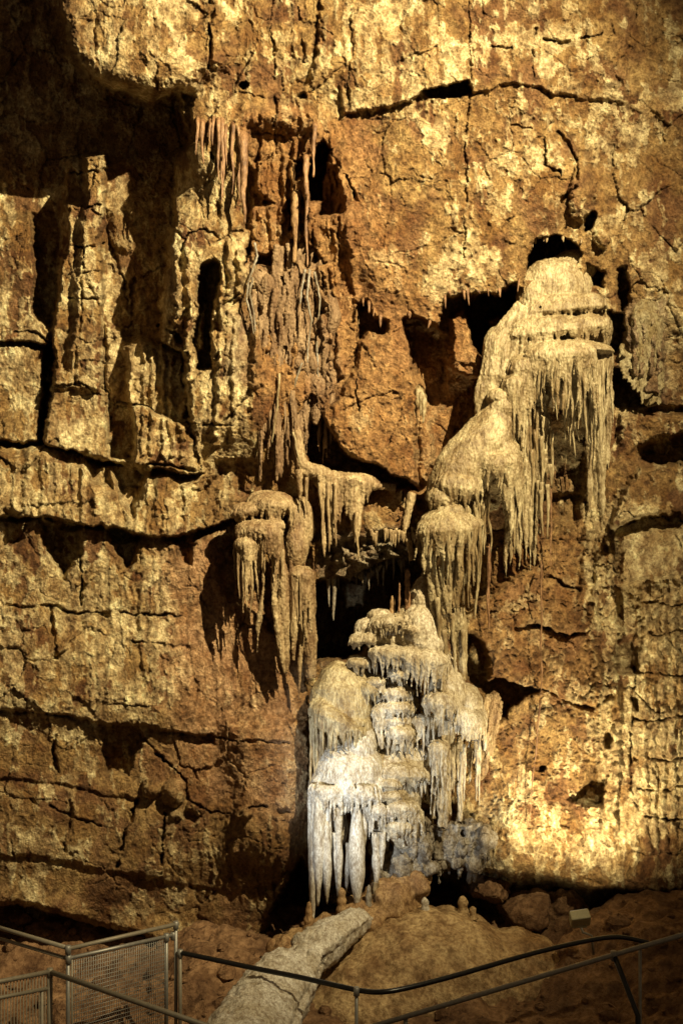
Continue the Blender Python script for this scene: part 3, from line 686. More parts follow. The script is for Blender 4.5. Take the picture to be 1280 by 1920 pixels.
# F3: toadstool cap with the longest draperies
f = Flow('flowstone_canopy', 'toadstool-shaped cream flowstone cap trailing very long thin draperies', 'flowstone', (840, 1180, .6), M_FLOW, seed=12)
f.ell(838, 978, .62, 52, 26, .32); f.ell(846, 958, .58, 38, 20, .26)
f.cap(836, 992, 55, 34, .64, .36, 30, (60, 120), -4, r=(3, 4.8), free=.3, drift=12, wob=3.2, Lf=lambda u: .5 + .8 * abs(u - .4))
f.cap(885, 984, 20, 14, .56, .2, 6, (60, 150), 0, r=(3, 4.6), free=.5, drift=3)
for (pts) in ([(790, 1000, .72, 5), (800, 1050, .70, 6), (812, 1100, .66, 7), (817, 1170, .62, 8), (822, 1230, .6, 8), (838, 1275, .56, 5)],
              [(800, 1010, .78, 5), (812, 1060, .74, 6), (824, 1110, .7, 7), (834, 1150, .66, 6), (842, 1165, .64, 3)],
              [(806, 1080, .66, 8), (816, 1130, .62, 10), (826, 1200, .6, 10), (836, 1240, .58, 7)],
              [(824, 1060, .8, 4), (832, 1110, .76, 5), (840, 1150, .72, 3)],
              [(846, 1060, .8, 5), (842, 1100, .76, 6), (843, 1140, .72, 5), (845, 1160, .7, 2)],
              [(862, 1040, .78, 6), (860, 1080, .76, 7), (857, 1120, .72, 5), (856, 1150, .7, 2)],
              [(858, 1140, .5, 14), (862, 1170, .5, 14), (864, 1190, .5, 12), (866, 1220, .5, 9), (868, 1275, .5, 7)],
              [(800, 1160, .5, 14), (815, 1200, .5, 16), (820, 1240, .5, 14), (840, 1280, .5, 10)]):
    f.col(pts)
f.stal(876, 990, .62, 105, 4, 1, 2.5, -3, -.05); f.stal(898, 985, .6, 175, 5, 1.2, 2, -7, -.05); f.stal(890, 940, .55, 120, 4, 1.2, 3, 6, -.05)
f.stal(868, 1180, .62, 44, 5, 1, 1, 0); f.stal(853, 1185, .62, 30, 3, 1, 1, 0); f.stal(848, 1150, .66, 120, 4, 1.2, 2, 4, -.05)
f.stal(832, 1180, .7, 100, 4, 1.2, 2, 4, -.05); f.stal(819, 1120, .76, 150, 4, 1.2, 2, 8, -.1)
for k in range(10): f.stal(rr.uniform(800, 870), rr.uniform(1010, 1030), .9 - rr.uniform(0, .1), rr.uniform(60, 130), rr.uniform(2.2, 3.4), .9, 3, rr.uniform(-4, 6), -.12)
f.build(.011)

# F5: the big pale shoulder beside the hollow
f = Flow('flowstone_shoulder', 'pale flowstone shoulder with a pointed peak and fringed ledges beside the black hollow', 'flowstone', (760, 1240, .5), M_PALE, seed=21)
f.ell(788, 1190, .42, 46, 62, .36); f.ell(791, 1140, .36, 24, 60, .22); f.ell(796, 1104, .3, 10, 36, .12); f.ell(745, 1190, .24, 50, 40, .34); f.ell(804, 1205, .48, 34, 46, .3); f.ell(768, 1160, .34, 26, 26, .22)
f.ell(690, 1180, .28, 26, 22, .24); f.ell(668, 1240, .4, 18, 12, .18); f.ell(712, 1154, .26, 24, 12, .22)
f.cap(728, 1164, 36, 12, .48, .3, 20, (12, 34), -6, r=(2.4, 4), free=.35)
f.cap(772, 1180, 20, 10, .62, .18, 10, (8, 24), 6, r=(2.4, 3.6), free=.3)
f.cap(683, 1198, 30, 14, .44, .24, 16, (6, 20), -4, r=(2.6, 3.8), free=.15)
f.cap(674, 1242, 24, 10, .52, .22, 14, (6, 22), 0, r=(2.4, 3.6), free=.2)
f.cap(740, 1222, 50, 13, .54, .36, 24, (16, 44), 0, r=(2.6, 4.2), free=.35)
f.cap(795, 1234, 50, 20, .56, .34, 28, (30, 76), 6, r=(2.6, 4.2), free=.4)
f.cap(742, 1262, 18, 14, .66, .16, 9, (8, 22), 0, r=(2.4, 3.4), free=.2)
f.cap(704, 1278, 20, 12, .62, .2, 10, (14, 34), -3, r=(2.4, 3.4), free=.2)
f.build(.0115)

# F5b: stacked tiers under the shoulder
f = Flow('flowstone_pillar', 'narrow white pillar of stacked drip tiers between the dome and the fan', 'flowstone', (745, 1420, .5), M_PALE, seed=25)
f.ell(742, 1340, .45, 34, 74, .26); f.ell(748, 1400, .42, 32, 50, .22); f.ell(716, 1340, .42, 18, 60, .18); f.ell(712, 1390, .4, 10, 34, .14)
f.cap(742, 1300, 32, 16, .52, .24, 20, (8, 22), 0, r=(2.3, 3.4), free=.2, drift=2)
f.cap(740, 1326, 36, 14, .54, .24, 22, (10, 28), 0, r=(2.3, 3.4), free=.2, drift=2)
f.cap(714, 1332, 20, 14, .52, .2, 12, (20, 70), -3, r=(2.4, 3.8), free=.3, drift=2)
f.cap(752, 1374, 28, 16, .56, .24, 18, (14, 56), 2, r=(2.4, 3.6), free=.3, drift=3)
f.cap(738, 1350, 26, 12, .52, .22, 14, (8, 20), 0, r=(2.2, 3.2), free=.1, drift=2)
for k in range(12): f.stal(rr.uniform(722, 775), rr.uniform(1395, 1415), .6, rr.uniform(16, 44), rr.uniform(2.4, 3.6), 1, 1.5, rr.uniform(-2, 2))
f.build(.0105)

# F4: the big dome left, its fringe
f = Flow('flowstone_dome', 'large smooth tan flowstone dome with a slanting fringe of stalactites', 'flowstone', (640, 1390, .6), M_FLOW, seed=31)
f.mb.tube([P(*q) for q in ((646, 1246, .42), (642, 1262, .46), (638, 1295, .52), (642, 1335, .58), (654, 1372, .62), (672, 1400, .62))], [r * S() for r in (20, 40, 52, 54, 40, 14)], 32)
f.ell(610, 1318, .55, 30, 44, .3); f.ell(676, 1300, .5, 22, 46, .28); f.ell(678, 1370, .6, 20, 44, .26); f.ell(676, 1276, .45, 26, 18, .26)
f.cap(636, 1352, 57, 30, .62, .42, 46, (16, 60), 28, r=(2.4, 3.8), free=.4, drift=4, Lf=lambda u: 1.5 - 1.0 * u)
f.cap(694, 1290, 22, 14, .62, .2, 12, (10, 34), 0, r=(2.4, 3.4), free=.2)
for x, L in ((583, 150), (588, 130), (594, 170), (600, 140), (607, 120), (613, 125), (624, 95), (646, 70)):
    f.stal(x, 1345 + (x - 583) * .4, .78, L, 3.6, 1, 1.6, rr.uniform(-2, 2), -.02)
f.build(.0115, amp=.007)

# F7: white dome with the big teeth
f = Flow('flowstone_drapery', 'bright white flowstone sheet whose long thick stalactites hang nearly to the mound', 'flowstone', (650, 1520, .8), M_WHITE, seed=41)
f.ell(655, 1452, .66, 68, 66, .42); f.ell(612, 1472, .68, 34, 36, .3); f.ell(700, 1480, .66, 36, 54, .34); f.ell(672, 1395, .6, 34, 50, .36)
f.ell(716, 1520, .62, 30, 44, .3); f.ell(632, 1536, .72, 17, 34, .2); f.ell(640, 1556, .74, 12, 30, .16)
f.cap(616, 1482, 38, 20, .80, .3, 22, (16, 60), 2, r=(2.6, 4.2), free=.3, drift=2, top=.35)
f.cap(676, 1488, 46, 40, .76, .36, 18, (10, 46), 6, r=(2.4, 4.4), free=.3, drift=2, top=.3)
f.cap(712, 1520, 28, 20, .82, .24, 12, (20, 60), 4, r=(3, 4.6), free=.3, drift=2)
f.build(.0115, amp=.006)
for x, y0, L, r0, rm, tm, h, dx in ((591, 1490, 262, 7, 8, .3, .98, -6), (600, 1490, 208, 9, 13, .3, 1.02, -4), (582, 1480, 250, 5, 5, .3, .9, 0), (615, 1490, 190, 7, 8, .65, 1.0, -4), (612, 1540, 155, 6, 8.5, .45, 1.04, 1),
                            (634, 1512, 176, 8, 6, .5, .98, 2), (628, 1560, 120, 6, 6, .3, .95, 6), (668, 1512, 204, 8, 16, .4, 1.02, 2), (652, 1580, 100, 4, 5, .3, .86, -3), (682, 1500, 90, 7, 7, .4, .94, 0), (704, 1560, 110, 7, 8, .4, .9, 2), (716, 1560, 70, 7, 6, .3, .92, 0)):
    n = 22; pts = []; ph = rnd.uniform(0, 6)
    for i in range(n + 1):
        t = i / n
        r = (r0 + (rm - r0) * t / tm) if t < tm else rm * max(0, 1 - ((t - tm) / (1 - tm)) ** 1.7) + .8
        pts.append((x + dx * t + .8 * math.sin(5 * t + ph), y0 + L * t, h, r * (1 + .05 * math.sin(17 * t + ph))))
    mb = MB(); mb.tube([P(a, b, c) for a, b, c, r in pts], [r * S(c) for a, b, c, r in pts], 16)
    o = mb.build('stalactite', M_WHITE, f.root); disp_mesh(o.data, .008, 9, .5, 7)

# F8: ochre tipped tiers right of it
f = Flow('flowstone_tiers', 'squat column of pale drip tiers with ochre tips right of the white teeth', 'flowstone', (750, 1560, .6), M_PALE, seed=51)
f.ell(745, 1490, .55, 44, 90, .32); f.ell(755, 1540, .55, 34, 50, .3); f.ell(740, 1440, .5, 60, 34, .34); f.ell(760, 1420, .4, 46, 30, .3)
f.cap(755, 1452, 50, 24, .62, .34, 30, (10, 26), 2, r=(2.4, 3.8), free=.35, drift=2)
f.cap(733, 1470, 24, 14, .74, .26, 14, (6, 12), 0, r=(2.4, 3.6), free=.1, drift=1)
f.cap(732, 1492, 28, 14, .76, .26, 16, (6, 14), 0, r=(2.4, 3.6), free=.1, drift=1)
f.cap(750, 1514, 38, 18, .72, .32, 22, (12, 40), 2, r=(2.6, 4), free=.3, drift=2)
f.cap(745, 1548, 34, 14, .74, .28, 20, (10, 30), 2, r=(2.6, 4), free=.3, drift=2)
f.cap(772, 1528, 22, 14, .66, .26, 12, (30, 60), 0, r=(2.6, 4), free=.3, drift=2)
for x in (764, 772, 779, 790, 797): f.stal(x, 1458, .72, rr.uniform(24, 48), 3.6, 1, .8, 0)
f.build(.0105)

# F6: fan and its pillars
f = Flow('flowstone_fan', 'pale fan-shaped flowstone shelf on a slim ribbed column right of the drip tiers', 'flowstone', (835, 1480, .4), M_PALE, seed=61)
f.ell(838, 1296, .5, 36, 44, .3); f.ell(870, 1320, .42, 34, 40, .28); f.ell(890, 1350, .36, 22, 40, .24); f.ell(840, 1270, .45, 18, 40, .2)
f.cap(828, 1318, 36, 26, .62, .32, 26, (20, 64), 2, r=(2.4, 3.8), free=.3, drift=9, Lf=lambda u: 1 - abs(u - .5))
f.cap(878, 1352, 34, 30, .5, .28, 22, (16, 46), 10, r=(2.6, 4), free=.25, drift=3)
f.cap(796, 1350, 22, 12, .5, .2, 12, (20, 60), 0, r=(2.4, 3.6), free=.3)
for x, y0, y1, r0, h in ((826, 1330, 1550, 10, .5), (812, 1340, 1535, 7, .46), (842, 1340, 1530, 9, .46), (836, 1350, 1555, 7, .52), (800, 1370, 1500, 5, .4), (862, 1380, 1540, 8, .3), (848, 1360, 1480, 6, .42), (880, 1380, 1470, 5, .34), (893, 1370, 1440, 5, .34)):
    f.col([(x + rr.uniform(-1.5, 1.5), y0 + (y1 - y0) * k / 9, h, r0 * (1 - .45 * (k / 9)) * rr.uniform(.85, 1.15)) for k in range(10)])
f.cap(822, 1404, 20, 18, .62, .2, 12, (40, 130), 0, r=(2.4, 3.6), free=.4)
for k in range(16): f.stal(rr.uniform(804, 905), rr.uniform(1385, 1410), .52, rr.uniform(30, 120), rr.uniform(2.2, 3.4), .9, 1.6, rr.uniform(-2, 2))
f.build(.011)

# rocky pedestal below
f = Flow('calcite_pedestal', 'knobbly grey calcite pedestal under the drip tiers beside the dark opening', 'rock formation', (760, 1640, .4), M_GREYC, seed=66, body='rock')
f.facet = True
for k in range(60):
    t = rr.random(); x = rr.uniform(705, 800); y = rr.uniform(1575, 1650) + (800 - x) * .12
    f.ell(x, y, .45 + rr.uniform(-.15, .2), rr.uniform(8, 24), rr.uniform(8, 26), rr.uniform(.08, .22), nu=14, nv=9)
for k in range(44):
    x = rr.uniform(805, 915); y = rr.uniform(1560, 1632) - abs(x - 840) * .2
    f.ell(x, y, .15 + rr.uniform(-.1, .2), rr.uniform(8, 28), rr.uniform(8, 26), rr.uniform(.08, .24), nu=14, nv=9)
for k in range(60):
    x = rr.uniform(705, 915); f.col(f._path(x, rr.uniform(1540, 1600), (.62 if x < 800 else .32) + rr.uniform(-.1, .06), rr.uniform(30, 80), rr.uniform(4, 9), 2, 2, rr.uniform(-6, 6), 0), 8)
f.build(.016, amp=.05, f=7, stretch=.5, amp2=.02, sm=2)

# L: left cluster of hanging caps and blades
f = Flow('flowstone_chandelier', 'tan cluster of small drip caps and long hanging blades left of the black hollow', 'flowstone', (510, 1080, .4), M_TAN, seed=71)
f.ell(505, 945, .25, 46, 26, .26); f.ell(460, 965, .3, 20, 14, .18); f.ell(488, 985, .36, 44, 18, .26); f.ell(556, 1025, .24, 22, 44, .2); f.ell(565, 980, .15, 26, 50, .16)
f.cap(466, 955, 30, 14, .46, .24, 18, (8, 20), -6, r=(2.4, 3.6), free=.2)
f.cap(512, 945, 40, 16, .48, .28, 20, (14, 50), 2, r=(2.6, 4), free=.35)
f.cap(488, 990, 46, 17, .58, .32, 26, (10, 30), -6, r=(2.6, 4), free=.3)
f.cap(462, 1018, 22, 12, .66, .22, 16, (40, 110), 0, r=(2.6, 3.8), free=.4, drift=8)
f.cap(506, 998, 24, 12, .62, .26, 12, (40, 120), 0, r=(3, 4.4), free=.4, drift=6)
f.cap(564, 1075, 24, 14, .44, .2, 12, (60, 150), 0, r=(3, 5), free=.3, drift=4)
for pts in ([(508, 1000, .66, 5), (514, 1060, .66, 6), (514, 1120, .64, 6), (520, 1180, .62, 7), (528, 1230, .6, 6), (534, 1262, .58, 2)],
            [(524, 1005, .58, 7), (530, 1080, .56, 10), (532, 1150, .54, 11), (536, 1220, .52, 8), (538, 1270, .5, 2)],
            [(545, 1050, .58, 4), (549, 1100, .58, 5), (552, 1150, .56, 6), (551, 1200, .55, 5), (550, 1238, .55, 1.5)],
            [(556, 1070, .56, 6), (552, 1130, .55, 7), (552, 1180, .54, 6), (550, 1225, .54, 3)],
            [(580, 1080, .5, 6), (578, 1130, .5, 7), (568, 1190, .48, 4), (562, 1240, .46, 3), (560, 1310, .42, 2)],
            [(574, 1080, .3, 16), (578, 1140, .3, 16), (580, 1200, .3, 14), (582, 1270, .25, 10)],
            [(560, 1090, .35, 12), (562, 1140, .35, 13), (566, 1200, .32, 10)],
            [(490, 1000, .66, 4), (494, 1060, .64, 4), (494, 1100, .62, 4), (488, 1150, .6, 5), (484, 1180, .58, 4), (482, 1225, .56, 1)],
            [(446, 1020, .72, 5), (450, 1070, .7, 5), (455, 1120, .66, 3), (456, 1150, .64, 1.5)]):
    f.col(pts)
f.stal(529, 1030, .66, 50, 3, .9, 1, 0); f.stal(470, 1020, .76, 110, 3, .9, 2, 3); f.stal(477, 1022, .76, 130, 3, .9, 2, -8); f.stal(464, 1030, .76, 70, 3, .9, 2, 0)
f.build(.0105)

# K: central hanging curtain
f = Flow('flowstone_curtain', 'ragged brown flowstone curtain hanging flat down the red gully, with stringy drip lines', 'flowstone', (540, 700, .2), M_CURT, seed=81)
f.ell(506, 540, -.20, 30, 40, .26); f.ell(508, 590, -.20, 34, 90, .26); f.ell(556, 600, -.22, 34, 90, .26); f.ell(540, 680, -.14, 40, 90, .26); f.ell(572, 710, -.12, 30, 80, .2); f.ell(520, 730, -.04, 30, 90, .2); f.ell(548, 800, -.06, 30, 60, .18); f.ell(500, 650, -.12, 24, 110, .24)
for k in range(60):
    x = rr.uniform(476, 625); y0 = rr.uniform(440, 720); f.col(f._path(x, y0, .10 - abs(x - 520) * .0012 + rr.uniform(-.05, .05), rr.uniform(70, 220), rr.uniform(2.2, 6), 1.4, 2.5, rr.uniform(-10, 8), 0), 8)
for k in range(50): f.ell(rr.uniform(480, 625), rr.uniform(510, 790), .0 + rr.uniform(-.06, .1), rr.uniform(5, 18), rr.uniform(14, 50), rr.uniform(.06, .16), nu=12, nv=8)
for k in range(46):
    x = rr.uniform(482, 560); y0 = rr.uniform(690, 760); L = rr.uniform(60, 190); h = .14 + rr.uniform(-.1, .08)
    if y0 + L > 905: L = 905 - y0 + rr.uniform(-20, 0)
    (f.stal(x, y0, h, L, rr.uniform(3, 5.5), 1, 1.5, rr.uniform(-5, 5)) if k % 3 == 0 else f.col(f._path(x, y0, h, L, rr.uniform(3, 6), 1.2, 1.5, rr.uniform(-4, 4), 0), 8))
for k in range(34):
    x = rr.uniform(478, 620); y0 = rr.uniform(500, 640); h = .16 - abs(x - 530) * .0012 + rr.uniform(-.04, .04)
    f.col(f._path(x, y0, h, rr.uniform(50, 200), rr.uniform(2, 4), 1.2, 4, rr.uniform(-14, 10), 0), 8)
f.build(.0125, amp=.03, f=5, stretch=.4, amp2=.014)
for (pts, m) in (([(478, 455, .36), (482, 480, .36), (476, 500, .38), (466, 530, .38), (462, 560, .38), (470, 590, .36), (478, 640, .34), (480, 690, .34), (476, 720, .32)], M_GREYC),
            ([(474, 520, .4), (468, 550, .4), (475, 580, .38), (479, 620, .36), (481, 680, .34)], M_GREYC), ([(580, 505, .36), (576, 560, .36), (584, 600, .34), (578, 650, .34), (576, 680, .34)], M_GREYC),
            ([(572, 505, .36), (566, 540, .36), (562, 570, .35)], M_GREYC), ([(590, 510, .34), (600, 560, .32), (596, 600, .3)], M_GREYC), ([(566, 680, .34), (556, 710, .34), (548, 740, .32), (544, 760, .3)], M_GREYC), ([(594, 640, .28), (596, 700, .26), (600, 750, .24)], M_GREYC),
            ([(550, 810, .3), (556, 840, .32), (564, 870, .32), (562, 920, .3), (560, 960, .3)], M_FLOW), ([(524, 700, .36), (520, 760, .34), (514, 800, .32), (510, 830, .3)], M_FLOW)):
    mb = MB(); q = []
    for a, b in zip(pts[:-1], pts[1:]):
        for k in range(5): q.append(tuple(a[i] + (b[i] - a[i]) * k / 5 for i in range(3)))
    q.append(pts[-1]); n = len(q); q = [(a, b, c - .12) for a, b, c in q] if m is M_GREYC else q
    mb.tube([P(x + rr.uniform(-.8, .8), y, h) for x, y, h in q], [(2.4 * (1 - .5 * i / n) + rr.uniform(-.3, .3)) * S() for i in range(n)], 8)
    mb.build('drip_line', m, f.root)

# shelf and pale draperies under the slab
f = Flow('flowstone_shelf', 'pale flowstone draperies hanging below the shadowed ledge in the centre', 'flowstone', (650, 940, .3), M_TAN, seed=91)
f.col([(556, 808, .2, 7), (562, 840, .24, 10), (568, 870, .26, 12), (590, 884, .28, 12), (640, 898, .28, 11), (690, 908, .26, 10), (740, 915, .2, 8)])
f.ell(650, 905, .22, 60, 20, .18); f.ell(588, 885, .2, 34, 14, .16)
for x, L, r0 in ((606, 150, 5), (612, 70, 6), (622, 130, 6), (628, 110, 6), (634, 90, 5), (640, 60, 7), (650, 70, 9), (658, 90, 10), (666, 130, 8), (672, 110, 5), (678, 60, 7), (690, 40, 6), (600, 60, 5), (560, 60, 4)):
    f.col(f._path(x, 888 + (x - 600) * .18, .36, L, r0, 1.4, 2, rr.uniform(-3, 3), -.03), 8)
f.stal(600, 905, .38, 140, 3.4, 1, 2, 8); f.stal(628, 905, .42, 120, 3, 1, 1.5, 2); f.stal(668, 960, .42, 90, 3, 1, 3, 2); f.stal(616, 905, .4, 130, 3, 1, 2, 0); f.stal(575, 895, .36, 70, 3, 1, 1, 0)
f.col([(772, 925, .1, 7), (764, 960, .1, 7), (758, 1000, .1, 6), (768, 1020, .12, 7), (770, 1050, .1, 4)])
for k in range(26): f.stal(rr.uniform(690, 780), rr.uniform(985, 1002), .12, rr.uniform(10, 28), rr.uniform(2, 3.4), .8, .8, rr.uniform(-1, 1))
f.build(.0115)

# right hand crystal drapery
f = Flow('crystal_drapery', 'dull olive calcite drapery on the right wall beside the tall cascade', 'flowstone', (1210, 700, .3), M_CRYS, seed=95)
f.ell(1208, 640, .05, 34, 80, .10); f.ell(1218, 705, .04, 24, 60, .10)
for x, L in ((1190, 130), (1198, 110), (1208, 140), (1218, 120), (1226, 110), (1234, 130), (1200, 160)):
    f.col(f._path(x, 580 + rr.uniform(0, 16), .17, L * rr.uniform(.8, 1.2), 5.5, 2, 1.5, rr.uniform(-4, 4), 0), 8)
for k in range(120):
    x = rr.uniform(1160, 1238); y = 668 + (x - 1160) * .95 + rr.uniform(-22, 34)
    if y < 760: f.col([(x + 3, y - 5, .12, 4), (x, y + 1, .17, 2.6), (x - 2, y + 4, .18, 1)], 6)
f.build(.0115)

# small red flowstone beside the lamp-lit wall
f = Flow('flowstone_spur', 'small tan ribbed spur at the left edge of the granular lit wall', 'flowstone', (925, 1360, .2), M_TAN, seed=97)
f.ell(928, 1316, .06, 9, 22, .12); f.ell(915, 1370, -.02, 14, 56, .14); f.ell(902, 1420, -.04, 12, 44, .12)
for k in range(22): f.col(f._path(rr.uniform(908, 938), rr.uniform(1296, 1350), .16 + rr.uniform(-.06, .04), rr.uniform(50, 120), rr.uniform(2.2, 4), 1.2, 2.5, rr.uniform(-22, -4), 0), 8)
f.build(.0115, amp=.03, f=9, amp2=.014)

# ------------------------------------------------------------------ single stalactites of the wall and hollow
def stal_thing(name, label, cat, group, x, y, h, L, r0, r1, mat, wob=1.2, drift=0, n=10):
    rr2 = rnd; m = max(6, int(L / 5)); ph = rr2.uniform(0, 6); pts = []
    for i in range(m + 1):
        t = i / m; r = (r0 * (1 - t) ** .8 + r1) * (1 + .1 * math.sin(t * L / 4 + ph))
        pts.append((x + wob * math.sin(t * L / 17 + ph) * min(1, 3 * t) + drift * t, y + L * t, h, r))
    pts = [(x, y - 9, h - .22, r0 * 1.1), (x, y - 5, h - .07, r0 * 1.5)] + pts
    b = Vector(P(x, y, h)); mb = MB()
    mb.tube([Vector(P(a, c, e)) - b for a, c, e, r in pts], [r * S(e) for a, c, e, r in pts], n)
    o = mb.build(name, mat); o.location = b; disp_mesh(o.data, .011, 11, .5, int(x) % 13)
    return tag(o, label, cat, group)
G = 'small grey stalactites fringing the roof of the black hollow'
for k in range(40):
    x = max(600, min(785, rnd.gauss(rnd.choice((612, 640, 672, 700, 716, 745, 768)), 9))); yb = 1082 - max(0, x - 655) * .33
    stal_thing('stalactite', 'small grey stalactite in the fringe of the black hollow', 'stalactite', G, x, yb + rnd.uniform(-12, 6), -.5, 4 + min(40, rnd.expovariate(1 / 12)), rnd.uniform(1.2, 3), .6, M_GREYC, .5, rnd.uniform(-2, 2))
stal_thing('stalactite', 'longest grey stalactite hanging in the black hollow', 'stalactite', None, 626, 1076, -.45, 88, 4.4, 1, M_GREYC)
stal_thing('stalactite', 'thin grey straw stalactite beside the longest one in the black hollow', 'stalactite', None, 617, 1080, -.45, 58, 2.2, .9, M_GREYC)
G = 'reddish stalactites under the broken ledge of the upper wall'
for x, y, L, r in ((372, 222, 60, 4), (382, 226, 90, 5), (394, 230, 40, 4), (402, 224, 56, 3.5), (410, 230, 110, 5), (418, 230, 130, 5.5), (426, 236, 80, 4), (436, 236, 120, 4.4), (444, 240, 70, 4), (414, 300, 90, 3)):
    stal_thing('stalactite', 'thin reddish stalactite in the row below the broken ledge', 'stalactite', G, x + rnd.uniform(-3, 3), y + rnd.uniform(-5, 8), .60, L * rnd.uniform(.7, 1.1), r * .72, .8, M_RED, 1.5, rnd.uniform(-4, 4))
stal_thing('stalactite', 'dark red blade stalactite, the largest below the broken ledge', 'stalactite', None, 456, 262, .62, 158, 8, 1.5, M_RED, 1.5, 2, 12)
for x, y, L, lab in ((448, 258, 120, 'slim brown stalactite touching the dark red blade'), (590, 240, 92, 'slender red stalactite just left of the narrow black slot'), (574, 300, 200, 'brown ribbed stalactite running down to the ragged brown curtain')):
    stal_thing('stalactite', lab, 'stalactite', None, x, y, .36, L, 4, 1.2, M_RED, 1.5, -4 if x > 580 else 1)
stal_thing('stalactite', 'long brown column stalactite above the ragged brown curtain', 'stalactite', None, 556, 372, .16, 120, 7, 3, M_FLOWB, 1.5, -4)
G = 'pink straw stalactites under the roof of the dark passage'
for x, y, L in ((835, 560, 50), (868, 552, 24), (880, 548, 26), (918, 548, 40), (934, 548, 30), (975, 532, 44), (846, 552, 22), (896, 550, 18), (692, 576, 24), (700, 588, 30), (712, 600, 30), (682, 570, 20), (770, 595, 14), (808, 612, 26)):
    stal_thing('stalactite', 'short pinkish straw stalactite over a dark passage', 'stalactite', G, x + rnd.uniform(-4, 4), y - 4, .28, L * rnd.choice((.3, .45, .6, 1.1)), rnd.uniform(1.1, 2.4), .6, M_RED, .8, rnd.uniform(-3, 3))
G = 'small stalactites along the roof of the highest hole'
for k in range(7):
    x = rnd.choice((1000, 1022, 1046, 1056, 1078)) + rnd.gauss(0, 4); stal_thing('stalactite', 'tiny tan stalactite on the rim of the highest hole', 'stalactite', G, x, 452 - 12 * math.sin((x - 995) / 95 * 3.1), .12, 3 + min(20, rnd.expovariate(1 / 6)), rnd.uniform(1.2, 2.6), .6, M_TAN, .6, rnd.uniform(-3, 3))
G = 'yellow stalactites at the foot of the hanging slab'
for x, y, L in ((788, 740, 40), (793, 750, 44), (783, 735, 30)):
    stal_thing('stalactite', 'yellowish stalactite at the right edge of the red slab', 'stalactite', G, x, y, .3, L, 5, 1.2, M_FLOW, 1)
stal_thing('stalactite', 'dark reddish straw hanging in the deep gap right of the toadstool cap', 'stalactite', None, 915, 1030, .2, 150, 4, 1, M_RED, 1)
stal_thing('stalactite', 'long thin brown straw hanging before the right granular wall', 'stalactite', None, 1032, 915, .05, 145, 1.6, .8, M_RED, .8)
stal_thing('root_strand', 'hair-thin brown strand hanging down the middle of the granular wall', 'strand', None, 1014, 1060, .34, 245, 1.3, .8, M_RED, 1.2)
stal_thing('root_strand', 'lower hair-thin strand slanting down the lit granular wall', 'strand', None, 1012, 1320, .36, 230, 1.2, .7, M_RED, 1.0, -22)
# columns standing on the shoulder
def stag(name, label, x, yb, h, L, r0, r1, mat, group=None, cat='stalagmite', nod=.12):
    pts = []; m = max(8, int(L / 3)); ph = rnd.uniform(0, 6)
    for i in range(m + 1):
        t = i / m; r = (r0 + (r1 - r0) * t) * (1 + nod * math.sin(t * L / 2.6 + ph)) * (1 if t < .85 else math.sqrt(max(.05, 1 - ((t - .85) / .15) ** 2)))
        pts.append((x + math.sin(t * 3 + ph) * .8, yb - L * t, h, r))
    b = Vector(P(x, yb, h)); mb = MB()
    mb.tube([Vector(P(a, c, e)) - b for a, c, e, r in pts], [r * S(e) for a, c, e, r in pts], 14)
    o = mb.build(name, mat); o.location = b; disp_mesh(o.data, .008, 12, .7, 9)
    return tag(o, label, cat, group)
stag('stalagmite', 'knobbly orange stalagmite column standing by the pointed peak', 764, 1142, .45, 76, 6, 4.6, M_RED)
stag('stalagmite', 'needle-thin pink stalagmite left of the orange column', 748, 1148, .45, 56, 2, 1.7, M_RED, nod=.03)
stag('stalagmite', 'stubby brown stalagmite on the rim of the black hollow', 735, 1152, .3, 36, 6, 3, M_FLOWB)
stag('stalagmite', 'pale cone stalagmite at the top of the brown mound', 797, 1722, .95, 40, 11, 5, M_WHITE)
stag('stalagmite', 'blunt tan stalagmite right of the pale cone', 868, 1722, .8, 42, 11, 8, M_MOUND)
stag('stalagmite', 'lowest tan stalagmite stub on the right of the mound', 886, 1722, .8, 22, 8, 5, M_MOUND)
stag('stalagmite', 'brown stalagmite foot below the leftmost long white stalactite', 580, 1750, .98, 60, 12, 5, M_FLOWB)
stag('stalagmite', 'ribbed brown stalagmite stump under the white stalactites', 640, 1740, .98, 76, 14, 6, M_FLOWB)
stag('stalagmite', 'small grey stalagmite right of the biggest white stalactite', 691, 1705, .98, 46, 8, 3, M_GREYC)
stag('stalagmite', 'small pale stalagmite at the foot of the knobbly pedestal', 704, 1690, .9, 40, 8, 5, M_FLOW)
# fallen rocks in the right hollow
def boulder(label, x, y, h, rx, ry, rh, mat, group=None, seed=1):
    bm_v = []; fc = []; nu, nv = 72, 44; k = S(h); c = Vector(P(x, y, h))
    for j in range(nv + 1):
        th = -math.pi / 2 + math.pi * j / nv
        for i in range(nu):
            ph = 2 * math.pi * i / nu
            bm_v.append(Vector((math.cos(ph) * math.cos(th) * rx * k, math.sin(ph) * math.cos(th) * rh, math.sin(th) * ry * k)))
    for j in range(nv):
        for i in range(nu):
            i2 = (i + 1) % nu; fc.append((j * nu + i, j * nu + i2, (j + 1) * nu + i2, (j + 1) * nu + i))
    r6 = random.Random(seed * 5); q = rx * k
    for _ in range(16):
        nn_ = Vector((r6.gauss(0, 1), r6.gauss(0, 1), r6.gauss(0, 1))).normalized(); ext = max(v.dot(nn_) for v in bm_v); lim = ext * r6.uniform(.62, .85)
        for v in bm_v:
            e = v.dot(nn_)
            if e > lim: v -= nn_ * (e - lim)
    o = mesh_obj('boulder', bm_v, fc, mat)
    o.location = (seed * 3.1, seed * 1.7, 0)
    disp_mesh(o.data, q * .10, 2.2 / q, 1, seed, q * .04, 9 / q)
    o.location = c
    return tag(o, label, 'boulder', group)
